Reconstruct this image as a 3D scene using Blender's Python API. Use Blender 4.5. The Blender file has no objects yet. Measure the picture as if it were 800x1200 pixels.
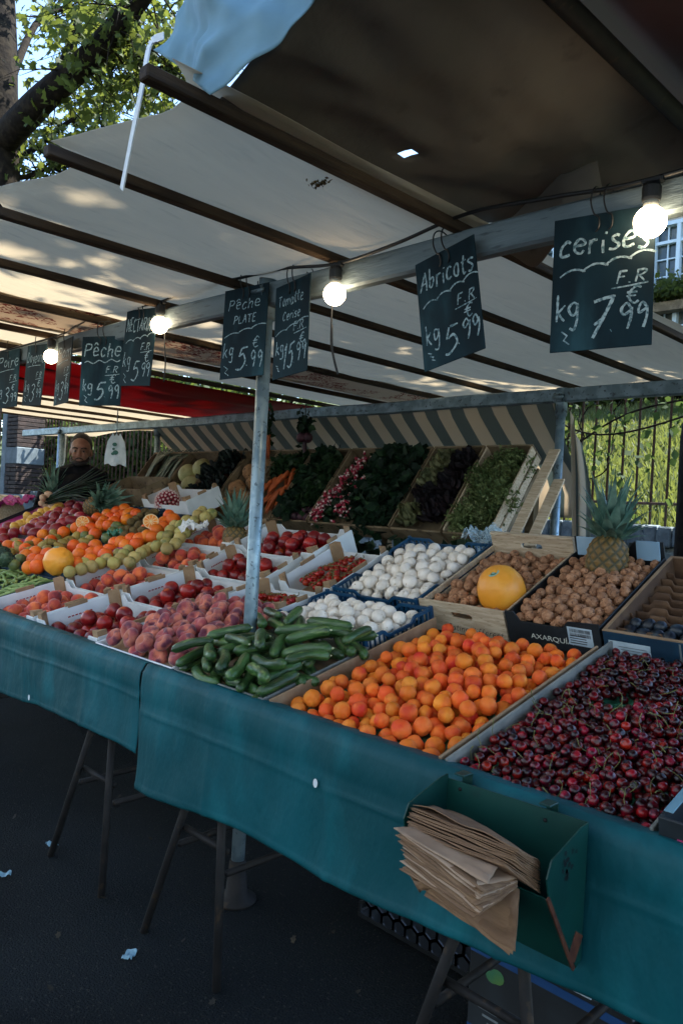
import bpy, math, random
import numpy as np
from mathutils import Vector, Matrix, Euler, noise

rnd = random.Random(7)
S = bpy.context.scene
COL = S.collection
PI = math.pi

# ------------------------------------------------------------------ camera model (world: X along the stall, Y into it, Z up)
CAM_H = 1.45
F, YAW, PITCH, ROLL = 900.0, math.radians(44.916), math.radians(-.454), math.radians(3.029)
_fw = Vector((-math.sin(YAW)*math.cos(PITCH), math.cos(YAW)*math.cos(PITCH), math.sin(PITCH)))
_r0 = Vector((math.cos(YAW), math.sin(YAW), 0)); _u0 = _r0.cross(_fw)
_rt = _r0*math.cos(ROLL) + _u0*math.sin(ROLL)
_up = _u0*math.cos(ROLL) - _r0*math.sin(ROLL)
CAM = Vector((0, 0, CAM_H))

def ray(x, y): return _rt*(x-400) - _up*(y-600) + _fw*F
def at(x, y, Y):
    d = ray(x, y); return CAM + d*(Y/d.y)
def atx(x, y, X):
    d = ray(x, y); return CAM + d*(X/d.x)
def atz(x, y, z):
    d = ray(x, y); return CAM + d*((z-CAM_H)/d.z)

# rim surface of the sloping display: a gentle front slope and a steeper back one
YB = 2.33
def surf(Y): return .86 + .25*(Y-1.467) if Y < YB else 1.0758 + .45*(Y-YB)
def tilt(Y): return math.atan(.25) if Y < YB-.01 else math.atan(.45)
def on(x, y, off=0.0):
    d = ray(x, y)
    for s, z0, y0, lo, hi in ((.25, .86, 1.467, -9, YB), (.45, 1.0758, YB, YB, 99)):
        t = (z0+off-s*y0-CAM_H)/(d.z-s*d.y); p = CAM+d*t
        if lo <= p.y <= hi: return p
    return p

# ------------------------------------------------------------------ object helpers
def tag(o, label=None, cat=None, group=None, kind=None):
    if label: o['label'] = label
    if cat: o['category'] = cat
    if group: o['group'] = group
    if kind: o['kind'] = kind
    return o

def thing(name, label, cat, loc=(0, 0, 0), rot=(0, 0, 0), group=None):
    o = bpy.data.objects.new(name, None); COL.objects.link(o)
    o.location = loc; o.rotation_euler = rot; o.empty_display_size = .05
    return tag(o, label, cat, group)

def link(name, me, parent=None, loc=(0, 0, 0), rot=None, scale=None):
    o = bpy.data.objects.new(name, me); COL.objects.link(o)
    if parent is not None: o.parent = parent
    o.location = loc
    if rot is not None: o.rotation_euler = rot
    if scale is not None: o.scale = scale if hasattr(scale, '__len__') else (scale,)*3
    return o

def copy_tree(o, parent=None):
    c = o.copy(); COL.objects.link(c)
    if parent is not None: c.parent = parent
    for ch in list(o.children): copy_tree(ch, c)
    return c

class MB:
    def __init__(s): s.v = []; s.f = []; s.m = []; s.mi = 0
    def add(s, vs, fs):
        b = len(s.v); s.v.extend([tuple(v) for v in vs]); s.f.extend([tuple(b+i for i in f) for f in fs]); s.m.extend([s.mi]*len(fs)); return s
    def box(s, c, d, rot=None, bev=0.0):
        x, y, z = d[0]/2, d[1]/2, d[2]/2
        R = rot.to_matrix() if isinstance(rot, Euler) else (rot if rot is not None else None)
        if bev <= 0:
            vs = [Vector((a*x, b*y, e*z)) for e in (-1, 1) for a, b in ((-1, -1), (1, -1), (1, 1), (-1, 1))]
            fs = [(3, 2, 1, 0), (4, 5, 6, 7), (0, 1, 5, 4), (1, 2, 6, 5), (2, 3, 7, 6), (3, 0, 4, 7)]
        else:
            b_ = min(bev, .45*min(d)); vs = []; idx = {}
            for a in (-1, 1):
                for b in (-1, 1):
                    for e in (-1, 1):
                        for k in range(3):
                            p = [a*(x-b_), b*(y-b_), e*(z-b_)]
                            p[k] = (a*x, b*y, e*z)[k]
                            idx[(a, b, e, k)] = len(vs); vs.append(Vector(p))
            fs = []
            for k in range(3):
                for sg in (-1, 1):
                    i, j = [q for q in range(3) if q != k]
                    ring = []
                    for (p, q) in ((-1, -1), (1, -1), (1, 1), (-1, 1)):
                        t = [0, 0, 0]; t[k] = sg; t[i] = p; t[j] = q; ring.append(idx[(*t, k)])
                    if (sg > 0) != (k != 1): ring.reverse()
                    fs.append(tuple(ring))
            for k in range(3):
                i, j = [q for q in range(3) if q != k]
                for si in (-1, 1):
                    for sj in (-1, 1):
                        t0 = [0, 0, 0]; t0[i] = si; t0[j] = sj; t0[k] = -1
                        t1 = list(t0); t1[k] = 1
                        fs.append((idx[(*t0, i)], idx[(*t0, j)], idx[(*t1, j)], idx[(*t1, i)]))
            for a in (-1, 1):
                for b in (-1, 1):
                    for e in (-1, 1): fs.append(tuple(idx[(a, b, e, k)] for k in range(3)))
        c = Vector(c)
        s.add([(R @ v if R is not None else v)+c for v in vs], fs); return s
    def bar(s, a, b, w, h=None, up=(0, 0, 1), bev=0.0):
        a, b = Vector(a), Vector(b); h = h or w; d = b-a; L = d.length
        if L < 1e-6: return s
        z = d.normalized(); x = Vector(up).cross(z)
        if x.length < 1e-4: x = Vector((1, 0, 0)).cross(z)
        x.normalize(); y = z.cross(x)
        R = Matrix((x, y, z)).transposed()
        return s.box((a+b)/2, (w, h, L), R, bev)
    def tube(s, pts, r, n=8, cap=True):
        pts = [Vector(p) for p in pts]; rs = r if hasattr(r, '__len__') else [r]*len(pts)
        vs = []; fs = []; prev = None
        for i, p in enumerate(pts):
            t = (pts[min(i+1, len(pts)-1)]-pts[max(i-1, 0)])
            if t.length < 1e-9: t = Vector((0, 0, 1))
            t.normalize()
            if prev is None:
                x = t.orthogonal().normalized()
            else:
                x = prev - t*prev.dot(t)
                x = x.normalized() if x.length > 1e-6 else t.orthogonal().normalized()
            prev = x; y = t.cross(x)
            for k in range(n):
                a = 2*PI*k/n; vs.append(p+(x*math.cos(a)+y*math.sin(a))*rs[i])
        for i in range(len(pts)-1):
            for k in range(n):
                k2 = (k+1) % n
                fs.append((i*n+k, i*n+k2, (i+1)*n+k2, (i+1)*n+k))
        if cap:
            fs.append(tuple(reversed(range(n)))); fs.append(tuple((len(pts)-1)*n+k for k in range(n)))
        return s.add(vs, fs)
    def lathe(s, prof, n=16, c=(0, 0, 0), wob=None):
        vs = []; fs = []
        for i, (r, z) in enumerate(prof):
            for k in range(n):
                a = 2*PI*k/n; q = wob(a, i/(len(prof)-1)) if wob else 1
                vs.append((c[0]+r*q*math.cos(a), c[1]+r*q*math.sin(a), c[2]+z))
        for i in range(len(prof)-1):
            for k in range(n):
                k2 = (k+1) % n; fs.append((i*n+k, i*n+k2, (i+1)*n+k2, (i+1)*n+k))
        fs.append(tuple(reversed(range(n)))); fs.append(tuple((len(prof)-1)*n+k for k in range(n)))
        return s.add(vs, fs)
    def ball(s, c, r, nu=14, nv=10, fn=None):
        rr = r if hasattr(r, '__len__') else (r, r, r); c = Vector(c)
        vs = []; fs = []
        for j in range(nv+1):
            ph = PI*j/nv
            for i in range(nu if 0 < j < nv else 1):
                th = 2*PI*i/nu
                k = fn(th, ph) if fn else 1
                if isinstance(k, tuple): p = Vector(k)
                else: p = Vector((math.sin(ph)*math.cos(th), math.sin(ph)*math.sin(th), math.cos(ph)))*k
                vs.append(c+Vector((p.x*rr[0], p.y*rr[1], p.z*rr[2])))
        def I(i, j):
            if j == 0: return 0
            if j == nv: return 1+(nv-1)*nu
            return 1+(j-1)*nu+i % nu
        for j in range(nv):
            for i in range(nu):
                q = (I(i, j), I(i, j+1), I(i+1, j+1), I(i+1, j))
                q = tuple(dict.fromkeys(q)); fs.append(q)
        return s.add(vs, fs)
    def grid(s, fn, nu, nv):
        vs = [fn(i/nu, j/nv) for j in range(nv+1) for i in range(nu+1)]
        fs = [(j*(nu+1)+i, j*(nu+1)+i+1, (j+1)*(nu+1)+i+1, (j+1)*(nu+1)+i) for j in range(nv) for i in range(nu)]
        return s.add(vs, fs)
    def prism(s, poly, a, b):          # poly: list of 3D points; extrude from offset a to b (vectors)
        n = len(poly); a, b = Vector(a), Vector(b)
        vs = [Vector(p)+a for p in poly]+[Vector(p)+b for p in poly]
        fs = [tuple(reversed(range(n))), tuple(range(n, 2*n))]+[(i, (i+1) % n, n+(i+1) % n, n+i) for i in range(n)]
        return s.add(vs, fs)
    def strip(s, pts, w, nrm, th=.0006):      # a chalk or ink stroke lying on a surface
        nrm = Vector(nrm).normalized(); pts = [Vector(p) for p in pts]; vs = []; fs = []
        n = len(pts)
        for i, p in enumerate(pts):
            t = pts[min(i+1, n-1)]-pts[max(i-1, 0)]
            if t.length < 1e-9: t = Vector((1, 0, 0))
            t.normalize(); sd = nrm.cross(t)
            ww = w*(.75+.35*noise.noise(p*90.0)+(.0 if 0 < i < n-1 else -.15))
            vs += [p+sd*ww/2+nrm*th, p-sd*ww/2+nrm*th]
        for i in range(n-1): fs.append((2*i, 2*i+1, 2*i+3, 2*i+2))
        return s.add(vs, fs)
    def mesh(s, name, mats, smooth=True):
        me = bpy.data.meshes.new(name); me.from_pydata([tuple(v) for v in s.v], [], s.f)
        for m in (mats if isinstance(mats, (list, tuple)) else [mats]): me.materials.append(m)
        if any(s.m): me.polygons.foreach_set('material_index', s.m)
        if smooth: me.polygons.foreach_set('use_smooth', [True]*len(me.polygons))
        me.update(); return me
    def build(s, name, mats, parent=None, smooth=False, loc=(0, 0, 0), origin=None):
        if origin is not None:
            o_ = Vector(origin); s.v = [tuple(Vector(v)-o_) for v in s.v]
        return link(name, s.mesh(name, mats, smooth), parent, loc)

# ------------------------------------------------------------------ materials
def lin(c):
    if isinstance(c, str):
        c = c.lstrip('#'); c = [int(c[i:i+2], 16)/255 for i in (0, 2, 4)]
        c = [x/12.92 if x <= .04045 else ((x+.055)/1.055)**2.4 for x in c]
    return (c[0], c[1], c[2], 1)

def mat(name, c1, c2=None, rough=.6, ns=6.0, lo=.42, hi=.62, c3=None, ns3=30.0, lo3=.6, hi3=.7, bump=0.0, bs=60.0, var=0.0, huev=0.0,
        metal=0.0, spec=.5, transl=0.0, sss=0.0, coat=0.0, stretch=None, detail=4.0, tcol=None, sheen=0.0, alpha=1.0, trans=0.0, emit=0.0, attr=None):
    m = bpy.data.materials.new(name); m.use_nodes = True; nt = m.node_tree; N = nt.nodes; L = nt.links
    for n in list(N): N.remove(n)
    out = N.new('ShaderNodeOutputMaterial'); b = N.new('ShaderNodeBsdfPrincipled')
    tc = N.new('ShaderNodeTexCoord'); oi = N.new('ShaderNodeObjectInfo')
    va = N.new('ShaderNodeVectorMath'); va.operation = 'MULTIPLY_ADD'
    L.new(oi.outputs['Random'], va.inputs[0]); va.inputs[1].default_value = (17.3, 11.1, 23.7); L.new(tc.outputs['Object'], va.inputs[2])
    vec = va.outputs[0]
    if stretch:
        mp = N.new('ShaderNodeMapping'); mp.inputs['Scale'].default_value = stretch; L.new(vec, mp.inputs['Vector']); vec = mp.outputs[0]
    def nz(scale, a, bb, det=detail):
        n = N.new('ShaderNodeTexNoise'); n.inputs['Scale'].default_value = scale; n.inputs['Detail'].default_value = det
        L.new(vec, n.inputs['Vector'])
        r = N.new('ShaderNodeMapRange'); r.interpolation_type = 'SMOOTHSTEP'
        r.inputs['From Min'].default_value = a; r.inputs['From Max'].default_value = bb
        L.new(n.outputs['Fac'], r.inputs['Value']); return r.outputs[0]
    def mix(f, a, bb, mode='MIX'):
        x = N.new('ShaderNodeMix'); x.data_type = 'RGBA'; x.blend_type = mode
        if isinstance(f, float): x.inputs[0].default_value = f
        else: L.new(f, x.inputs[0])
        for k, q in ((6, a), (7, bb)):
            if isinstance(q, tuple): x.inputs[k].default_value = q
            else: L.new(q, x.inputs[k])
        return x.outputs[2]
    col = lin(c1)
    if attr:
        at_ = N.new('ShaderNodeAttribute'); at_.attribute_name = attr; col = mix(at_.outputs['Fac'], lin(c1), lin(c2))
    elif c2 is not None: col = mix(nz(ns, lo, hi), lin(c1), lin(c2))
    if c3 is not None: col = mix(nz(ns3, lo3, hi3), col, lin(c3))
    if var or huev:
        h = N.new('ShaderNodeHueSaturation')
        if isinstance(col, tuple): h.inputs['Color'].default_value = col
        else: L.new(col, h.inputs['Color'])
        r = N.new('ShaderNodeMapRange'); r.inputs['To Min'].default_value = 1-var; r.inputs['To Max'].default_value = 1+var
        L.new(oi.outputs['Random'], r.inputs['Value']); L.new(r.outputs[0], h.inputs['Value'])
        w = N.new('ShaderNodeTexWhiteNoise'); w.noise_dimensions = '1D'; L.new(oi.outputs['Random'], w.inputs['W'])
        r2 = N.new('ShaderNodeMapRange'); r2.inputs['To Min'].default_value = .5-huev; r2.inputs['To Max'].default_value = .5+huev
        L.new(w.outputs['Value'], r2.inputs['Value']); L.new(r2.outputs[0], h.inputs['Hue'])
        col = h.outputs[0]
    def setc(sock, c):
        if isinstance(c, tuple): sock.default_value = c
        else: L.new(c, sock)
    setc(b.inputs['Base Color'], col)
    b.inputs['Roughness'].default_value = rough; b.inputs['Metallic'].default_value = metal
    b.inputs['Specular IOR Level'].default_value = spec
    b.inputs['Coat Weight'].default_value = coat; b.inputs['Coat Roughness'].default_value = .15
    b.inputs['Sheen Weight'].default_value = sheen; b.inputs['Alpha'].default_value = alpha
    b.inputs['Transmission Weight'].default_value = trans
    if sss:
        b.inputs['Subsurface Weight'].default_value = sss; b.inputs['Subsurface Radius'].default_value = (.01, .004, .002); b.inputs['Subsurface Scale'].default_value = 1.0
    if emit:
        setc(b.inputs['Emission Color'], col); b.inputs['Emission Strength'].default_value = emit
    if bump:
        n = N.new('ShaderNodeTexNoise'); n.inputs['Scale'].default_value = bs; n.inputs['Detail'].default_value = 4; L.new(vec, n.inputs['Vector'])
        bp = N.new('ShaderNodeBump'); bp.inputs['Strength'].default_value = bump; bp.inputs['Distance'].default_value = .02
        L.new(n.outputs['Fac'], bp.inputs['Height']); L.new(bp.outputs[0], b.inputs['Normal'])
    surf_ = b.outputs[0]
    if transl:
        t = N.new('ShaderNodeBsdfTranslucent'); setc(t.inputs['Color'], lin(tcol) if tcol else col)
        ms = N.new('ShaderNodeMixShader'); ms.inputs[0].default_value = transl; L.new(surf_, ms.inputs[1]); L.new(t.outputs[0], ms.inputs[2]); surf_ = ms.outputs[0]
    L.new(surf_, out.inputs['Surface'])
    return m

M = {}
def dm(key, *a, **k): M[key] = mat(key, *a, **k); return M[key]

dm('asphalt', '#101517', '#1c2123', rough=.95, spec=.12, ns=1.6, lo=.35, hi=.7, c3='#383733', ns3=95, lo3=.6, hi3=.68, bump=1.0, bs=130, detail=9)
dm('lawn', '#414c24', '#5f6835', rough=.95, ns=5, c3='#3f4a22', ns3=14, lo3=.52, hi3=.66, bump=1.0, bs=30)
dm('grass', '#434d28', '#656b38', rough=.7, ns=1.5, transl=.3, tcol='#8a9344')
dm('steel', '#62757c', '#7c9099', rough=.45, ns=14, c3='#485257', ns3=40, lo3=.58, hi3=.66, metal=.45, bump=.1, bs=60)
dm('pole_steel', '#748a95', '#8fa3ac', rough=.38, ns=18, c3='#56656c', ns3=50, lo3=.6, hi3=.66, metal=.55)
dm('old_beam', '#65757b', '#74848a', rough=.6, ns=5, c3='#4a575d', ns3=22, lo3=.6, hi3=.75, metal=.2, stretch=(.5, 3, 3), bump=.2, bs=40)
dm('rafter_wood', '#30271f', '#433628', rough=.8, spec=.2, ns=7, stretch=(6, .6, 6), bump=.2, bs=30)
dm('pale_wood', '#b8a387', '#cdbb9f', rough=.7, ns=9, c3='#8d7757', ns3=25, lo3=.6, hi3=.7, stretch=(1.2, 9, 9), bump=.12, bs=40)
dm('crate_wood', '#66573f', '#7e6d53', rough=.8, ns=8, c3='#4a3b29', ns3=20, lo3=.58, hi3=.7, bump=.2, bs=40)
dm('table_wood', '#6b543b', '#7d6446', rough=.8, ns=6)
dm('dark_steel', '#171616', '#201e1d', rough=.7, ns=20, c3='#33291f', ns3=30, lo3=.6, hi3=.7, metal=.1, spec=.3)
dm('skirt', '#01444b', '#025059', rough=.6, ns=3, c3='#0a5a62', ns3=6, lo3=.5, hi3=.72, bump=.55, bs=12, spec=.25, stretch=(1, 1, .45), detail=6)
dm('white_card', '#dfe4e6', '#d2d8da', rough=.7, ns=5)
dm('brown_card', '#8f7355', '#a08363', rough=.85, ns=14, bump=.08, bs=70)
dm('grey_card', '#6f716c', '#87867d', rough=.8, ns=7, bump=.1, bs=40)
dm('dark_card', '#171c20', '#1f262b', rough=.6, ns=7)
dm('navy_card', '#0f2f45', '#123a52', rough=.6, ns=7)
dm('blue_plastic', '#0c3c5c', '#0e4668', rough=.4, ns=9, spec=.5)
dm('black_plastic', '#0c0f12', '#14181b', rough=.45, ns=9)
dm('label_paper', '#b9cbd6', '#a9bdc9', rough=.7, ns=20)
dm('ink_purple', '#5c3f73', rough=.6); dm('ink_dark', '#23262b', rough=.7); dm('ink_grey', '#6c7478', rough=.7)
dm('ink_cream', '#cfd0c2', rough=.7); dm('ink_red', '#9c2f36', rough=.6); dm('ink_blue', '#2a5a78', rough=.6)
dm('ink_amber', '#dd9040', rough=.6); dm('ink_green', '#7f9a5a', rough=.6); dm('ink_band', '#124378', rough=.6)
dm('ink_pink', '#b23a68', '#a2335d', rough=.6, ns=8); dm('ink_maroon', '#4c1c33', rough=.6)
dm('green_paper', '#2c6a50', '#357a5c', rough=.6, ns=30, bump=.3, bs=50)
dm('purple_paper', '#8a1f62', '#9d2a70', rough=.6, ns=30)
dm('board', '#0a1f27', '#0e2a33', rough=.7, spec=.2, ns=8, c3='#2a4d56', ns3=9, lo3=.48, hi3=.8, stretch=(1, 1, .35), detail=7)
dm('chalk', '#a6bcc1', '#4f6e76', rough=.9, ns=130, lo=.4, hi=.66)
dm('wire', '#101315', rough=.5); dm('socket', '#14181a', rough=.5)
dm('bulb_collar', '#8f948f', rough=.4)
dm('green_metal', '#04352f', '#053c35', rough=.45, ns=5, c3='#05332f', ns3=16, lo3=.56, hi3=.7, spec=.45)
dm('rust', '#5d3320', '#472518', rough=.8, ns=40)
dm('kraft', '#70543c', '#826448', rough=.85, ns=9, bump=.15, bs=30, stretch=(1, 4, 4))
dm('kraft_pale', '#9a8069', '#a68c74', rough=.85, ns=9)
dm('plastic_film', '#d9e6ea', '#c2d4da', rough=.25, ns=14, transl=.35)
dm('green_print', '#1c5a4c', rough=.5)
dm('tape_white', '#d8dee0', rough=.6)
# awning cloths
dm('tarp_white', '#b9b3a4', '#c7c1b2', rough=.7, ns=4, c3='#8a867a', ns3=11, lo3=.54, hi3=.8, transl=.6, tcol='#d8cebb', stretch=(4, .6, 1), bump=.5, bs=9)
dm('tarp_brown', '#615b52', '#6d665c', rough=.85, ns=3, c3='#544e46', ns3=7, bump=.5, bs=8, transl=.06, tcol='#4a443b')
dm('tarp_red', '#8a0f18', '#780c13', rough=.6, ns=4, transl=.5, tcol='#8a0c14')
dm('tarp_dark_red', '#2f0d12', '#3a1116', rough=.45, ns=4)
dm('tarp_blue', '#7097a6', '#80a7b5', rough=.6, ns=4, bump=.35, bs=9, transl=.3, tcol='#86adbd')
# produce
dm('apricot', '#e86c20', '#ec822e', rough=.6, ns=18, c3='#d04420', ns3=12, lo3=.5, hi3=.7, var=.16, huev=.014, bump=.15, bs=120, sss=.12, spec=.3)
dm('cherry', '#3d0610', '#880c18', rough=.3, ns=40, c3='#1c040a', ns3=25, lo3=.5, hi3=.62, var=.55, huev=.01, spec=.5)
dm('cherry_stem', '#565c2e', '#74723c', rough=.7, ns=30)
dm('walnut', '#a1714f', '#bb8a66', rough=.75, ns=60, c3='#6e4a32', ns3=90, lo3=.56, hi3=.66, var=.16, bump=.5, bs=160)
dm('mushroom', '#efe6da', '#e2d8c9', rough=.65, ns=30, c3='#b8a88e', ns3=60, lo3=.64, hi3=.72, var=.06)
dm('cucumber', '#26421f', '#3f602f', rough=.33, ns=14, c3='#6d8649', ns3=34, lo3=.54, hi3=.74, var=.25, bump=.3, bs=70, stretch=(.35, 1.6, 1.6), coat=.1)
dm('cuc_tip', '#c8cba0', rough=.6)
dm('flat_peach', '#a04346', '#cc7458', rough=.78, ns=15, c3='#652538', ns3=20, lo3=.48, hi3=.64, var=.2, sheen=.25)
dm('peach', '#b23a2e', '#d86a34', rough=.75, ns=16, c3='#7a2028', ns3=14, lo3=.5, hi3=.68, var=.14, sheen=.25)
dm('nectarine', '#6a1018', '#9c201c', rough=.28, ns=16, c3='#c65a2a', ns3=15, lo3=.6, hi3=.74, var=.35, spec=.5)
dm('tomato', '#96120e', '#ab1a12', rough=.18, ns=10, var=.15, huev=.008)
dm('vine', '#5b5a30', '#77703a', rough=.7, ns=40)
dm('orange', '#e86414', '#ec7418', rough=.42, ns=12, var=.1, huev=.01, bump=.25, bs=180)
dm('orange_flesh', '#f08a22', '#f7b25a', rough=.3, ns=60, c3='#f4c88a', ns3=30, lo3=.62, hi3=.7)
dm('orange_pith', '#f3dcae', rough=.6)
dm('pear', '#8a7a3a', '#a08a48', rough=.55, ns=14, c3='#6a5a30', ns3=40, lo3=.56, hi3=.7, var=.16)
dm('quince', '#a49654', '#bcae6c', rough=.55, ns=14, c3='#767a42', ns3=14, lo3=.5, hi3=.68, var=.22, huev=.02)
dm('mango', '#7a1d2c', '#98303a', rough=.35, ns=12, c3='#b8643a', ns3=10, lo3=.6, hi3=.74, var=.2)
dm('yellow_mango', '#d0a040', '#d8b050', rough=.45, ns=12, var=.12)
dm('kiwi', '#5a4c2c', '#6b5a36', rough=.9, ns=50, var=.12, bump=.2, bs=200)
dm('green_fruit', '#54633a', '#6f7d48', rough=.45, ns=14, var=.15)
dm('pomegranate', '#7a1822', '#96242c', rough=.4, ns=14, var=.15)
dm('melon', '#f19e2e', '#f3a83a', rough=.42, ns=10, c3='#e8942a', ns3=20, lo3=.6, hi3=.75, bump=.12, bs=26)
dm('sticker', '#8fb7a8', rough=.4); dm('sticker_dark', '#2f6a5a', rough=.4)
dm('bean', '#6f8a4a', '#8ba060', rough=.5, ns=30, var=.2)
dm('artichoke', '#2f4434', '#40573f', rough=.6, ns=20, var=.1)
dm('pine_body', '#3a3d28', '#8c6a34', rough=.6, attr='cell', bump=.2, bs=120)
dm('pine_leaf', '#4c7062', '#779684', rough=.5, ns=16, var=.12, transl=.1)
dm('radish', '#84102a', '#9c1a36', rough=.35, ns=30); dm('radish_white', '#d3bcb6', rough=.5)
dm('leek_white', '#b9b98a', '#8fa060', rough=.5, ns=10); dm('leek_green', '#243c30', '#31503c', rough=.5, ns=20)
dm('cabbage', '#9a9a64', '#b0ae78', rough=.6, ns=12, var=.1)
dm('celeriac', '#8a6440', '#a37b52', rough=.85, ns=20, c3='#5a4028', ns3=40, lo3=.55, hi3=.65, bump=.5, bs=60)
dm('carrot', '#a04a1c', '#b45824', rough=.55, ns=30, var=.12)
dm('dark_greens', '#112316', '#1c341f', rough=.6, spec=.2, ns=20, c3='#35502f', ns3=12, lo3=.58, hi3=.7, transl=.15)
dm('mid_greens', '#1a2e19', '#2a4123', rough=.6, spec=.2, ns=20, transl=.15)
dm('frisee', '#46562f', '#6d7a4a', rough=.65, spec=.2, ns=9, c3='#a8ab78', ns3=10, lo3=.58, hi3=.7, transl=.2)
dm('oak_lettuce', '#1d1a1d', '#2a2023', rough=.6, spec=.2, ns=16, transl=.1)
dm('pale_lettuce', '#5f6440', '#7d7c54', rough=.6, ns=12, transl=.15)
dm('beet', '#2e0f1c', '#3e1626', rough=.6, ns=20, bump=.2)
dm('garlic', '#c9ad90', '#b8987c', rough=.8, ns=30, bump=.3)
# place
dm('skin', '#8a6450', '#93705c', rough=.55, ns=20); dm('hair', '#120f0e', '#1c1816', rough=.7, ns=80, bump=.4, bs=300)
dm('jacket', '#090b0f', '#0e1116', rough=.85, spec=.15, ns=20, bump=.2, bs=30); dm('trousers', '#14161c', rough=.8)
dm('iris', '#150f0c', rough=.2); dm('eye_white', '#7d746c', rough=.3)
dm('iron', '#3b2a22', '#4d3428', rough=.7, ns=30, c3='#2a2320', ns3=20)
dm('coping', '#596468', '#6e797c', rough=.9, ns=12, bump=.4, bs=40)
dm('rubble', '#6a7a80', '#8d9a9c', rough=.95, ns=9, c3='#3e4a50', ns3=14, lo3=.5, hi3=.6, bump=1.0, bs=25)
dm('brick', '#39302c', '#4d403a', rough=.9, ns=9, bump=.4, bs=60); dm('pale_stone', '#7c888d', '#6c787d', rough=.9, ns=9)
dm('bark', '#1b1815', '#29241d', rough=.95, spec=.08, ns=8, c3='#2a261f', ns3=6, lo3=.56, hi3=.64, bump=.8, bs=14)
dm('leaf_plane', '#2e3c1c', '#46542a', rough=.65, spec=.25, ns=.9, transl=.38, tcol='#757f34')
dm('leaf_shade', '#36461f', '#4b5a2a', rough=.55, ns=.9, transl=.4, tcol='#6f8030')
dm('leaf_hedge', '#2c3c22', '#43532c', rough=.7, spec=.2, ns=1.2, transl=.3, tcol='#6f7f38')
dm('leaf_ivy', '#2a3b22', '#3e5129', rough=.75, spec=.15, ns=2.0, transl=.25, tcol='#62783a')
dm('facade', '#a39a8c', '#b2a99a', rough=.9, ns=1.5); dm('frame_white', '#c9d8de', rough=.6); dm('pane', '#39484c', '#6d6a58', rough=.12, ns=2.2)
dm('roof_slate', '#3c4248', rough=.8)
dm('litter', '#7fa0ac', '#6a8d9b', rough=.7, ns=20)

# materials that need a pattern of their own
def striped(name, ca, cb, period, axis='X', tl=.3):
    m = mat(name, ca, rough=.8, bump=.15, bs=12); nt = m.node_tree; N = nt.nodes; L = nt.links
    b = [n for n in N if n.type == 'BSDF_PRINCIPLED'][0]; out = [n for n in N if n.type == 'OUTPUT_MATERIAL'][0]
    tc = N.new('ShaderNodeUVMap'); sx = N.new('ShaderNodeSeparateXYZ'); L.new(tc.outputs[0], sx.inputs[0])
    w = N.new('ShaderNodeMath'); w.operation = 'MULTIPLY'; w.inputs[1].default_value = 1/period; L.new(sx.outputs['X'], w.inputs[0])
    fr = N.new('ShaderNodeMath'); fr.operation = 'FRACT'; L.new(w.outputs[0], fr.inputs[0])
    gt = N.new('ShaderNodeMath'); gt.operation = 'GREATER_THAN'; gt.inputs[1].default_value = .5; L.new(fr.outputs[0], gt.inputs[0])
    nz = N.new('ShaderNodeTexNoise'); nz.inputs['Scale'].default_value = 5
    c1 = N.new('ShaderNodeMix'); c1.data_type = 'RGBA'; c1.blend_type = 'MIX'; c1.inputs[6].default_value = lin(ca); c1.inputs[7].default_value = lin(cb); L.new(gt.outputs[0], c1.inputs[0])
    L.new(c1.outputs[2], b.inputs['Base Color'])
    t = N.new('ShaderNodeBsdfTranslucent'); L.new(c1.outputs[2], t.inputs['Color'])
    ms = N.new('ShaderNodeMixShader'); ms.inputs[0].default_value = tl; L.new(b.outputs[0], ms.inputs[1]); L.new(t.outputs[0], ms.inputs[2]); L.new(ms.outputs[0], out.inputs['Surface'])
    return m
M['awning'] = striped('awning', '#d3c8b6', '#7d8784', .20, tl=.5)

def printed():
    m = mat('tarp_print', '#b3a48e', rough=.8, transl=.0); nt = m.node_tree; N = nt.nodes; L = nt.links
    b = [n for n in N if n.type == 'BSDF_PRINCIPLED'][0]; out = [n for n in N if n.type == 'OUTPUT_MATERIAL'][0]
    tc = N.new('ShaderNodeTexCoord')
    w = N.new('ShaderNodeTexWave'); w.inputs['Scale'].default_value = 9; w.inputs['Distortion'].default_value = 14; w.inputs['Detail'].default_value = 2; w.inputs['Detail Scale'].default_value = 2.5
    L.new(tc.outputs['Object'], w.inputs['Vector'])
    n = N.new('ShaderNodeTexNoise'); n.inputs['Scale'].default_value = 4.5; L.new(tc.outputs['Object'], n.inputs['Vector'])
    g = N.new('ShaderNodeMath'); g.operation = 'GREATER_THAN'; g.inputs[1].default_value = .62; L.new(w.outputs['Fac'], g.inputs[0])
    g2 = N.new('ShaderNodeMath'); g2.operation = 'GREATER_THAN'; g2.inputs[1].default_value = .5; L.new(n.outputs['Fac'], g2.inputs[0])
    mu = N.new('ShaderNodeMath'); mu.operation = 'MULTIPLY'; L.new(g.outputs[0], mu.inputs[0]); L.new(g2.outputs[0], mu.inputs[1])
    c = N.new('ShaderNodeMix'); c.data_type = 'RGBA'; c.inputs[6].default_value = lin('#b8a893'); c.inputs[7].default_value = lin('#7a3a34'); L.new(mu.outputs[0], c.inputs[0])
    L.new(c.outputs[2], b.inputs['Base Color'])
    t = N.new('ShaderNodeBsdfTranslucent'); L.new(c.outputs[2], t.inputs['Color'])
    ms = N.new('ShaderNodeMixShader'); ms.inputs[0].default_value = .5; L.new(b.outputs[0], ms.inputs[1]); L.new(t.outputs[0], ms.inputs[2]); L.new(ms.outputs[0], out.inputs['Surface'])
    return m
M['tarp_print'] = printed()

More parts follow.
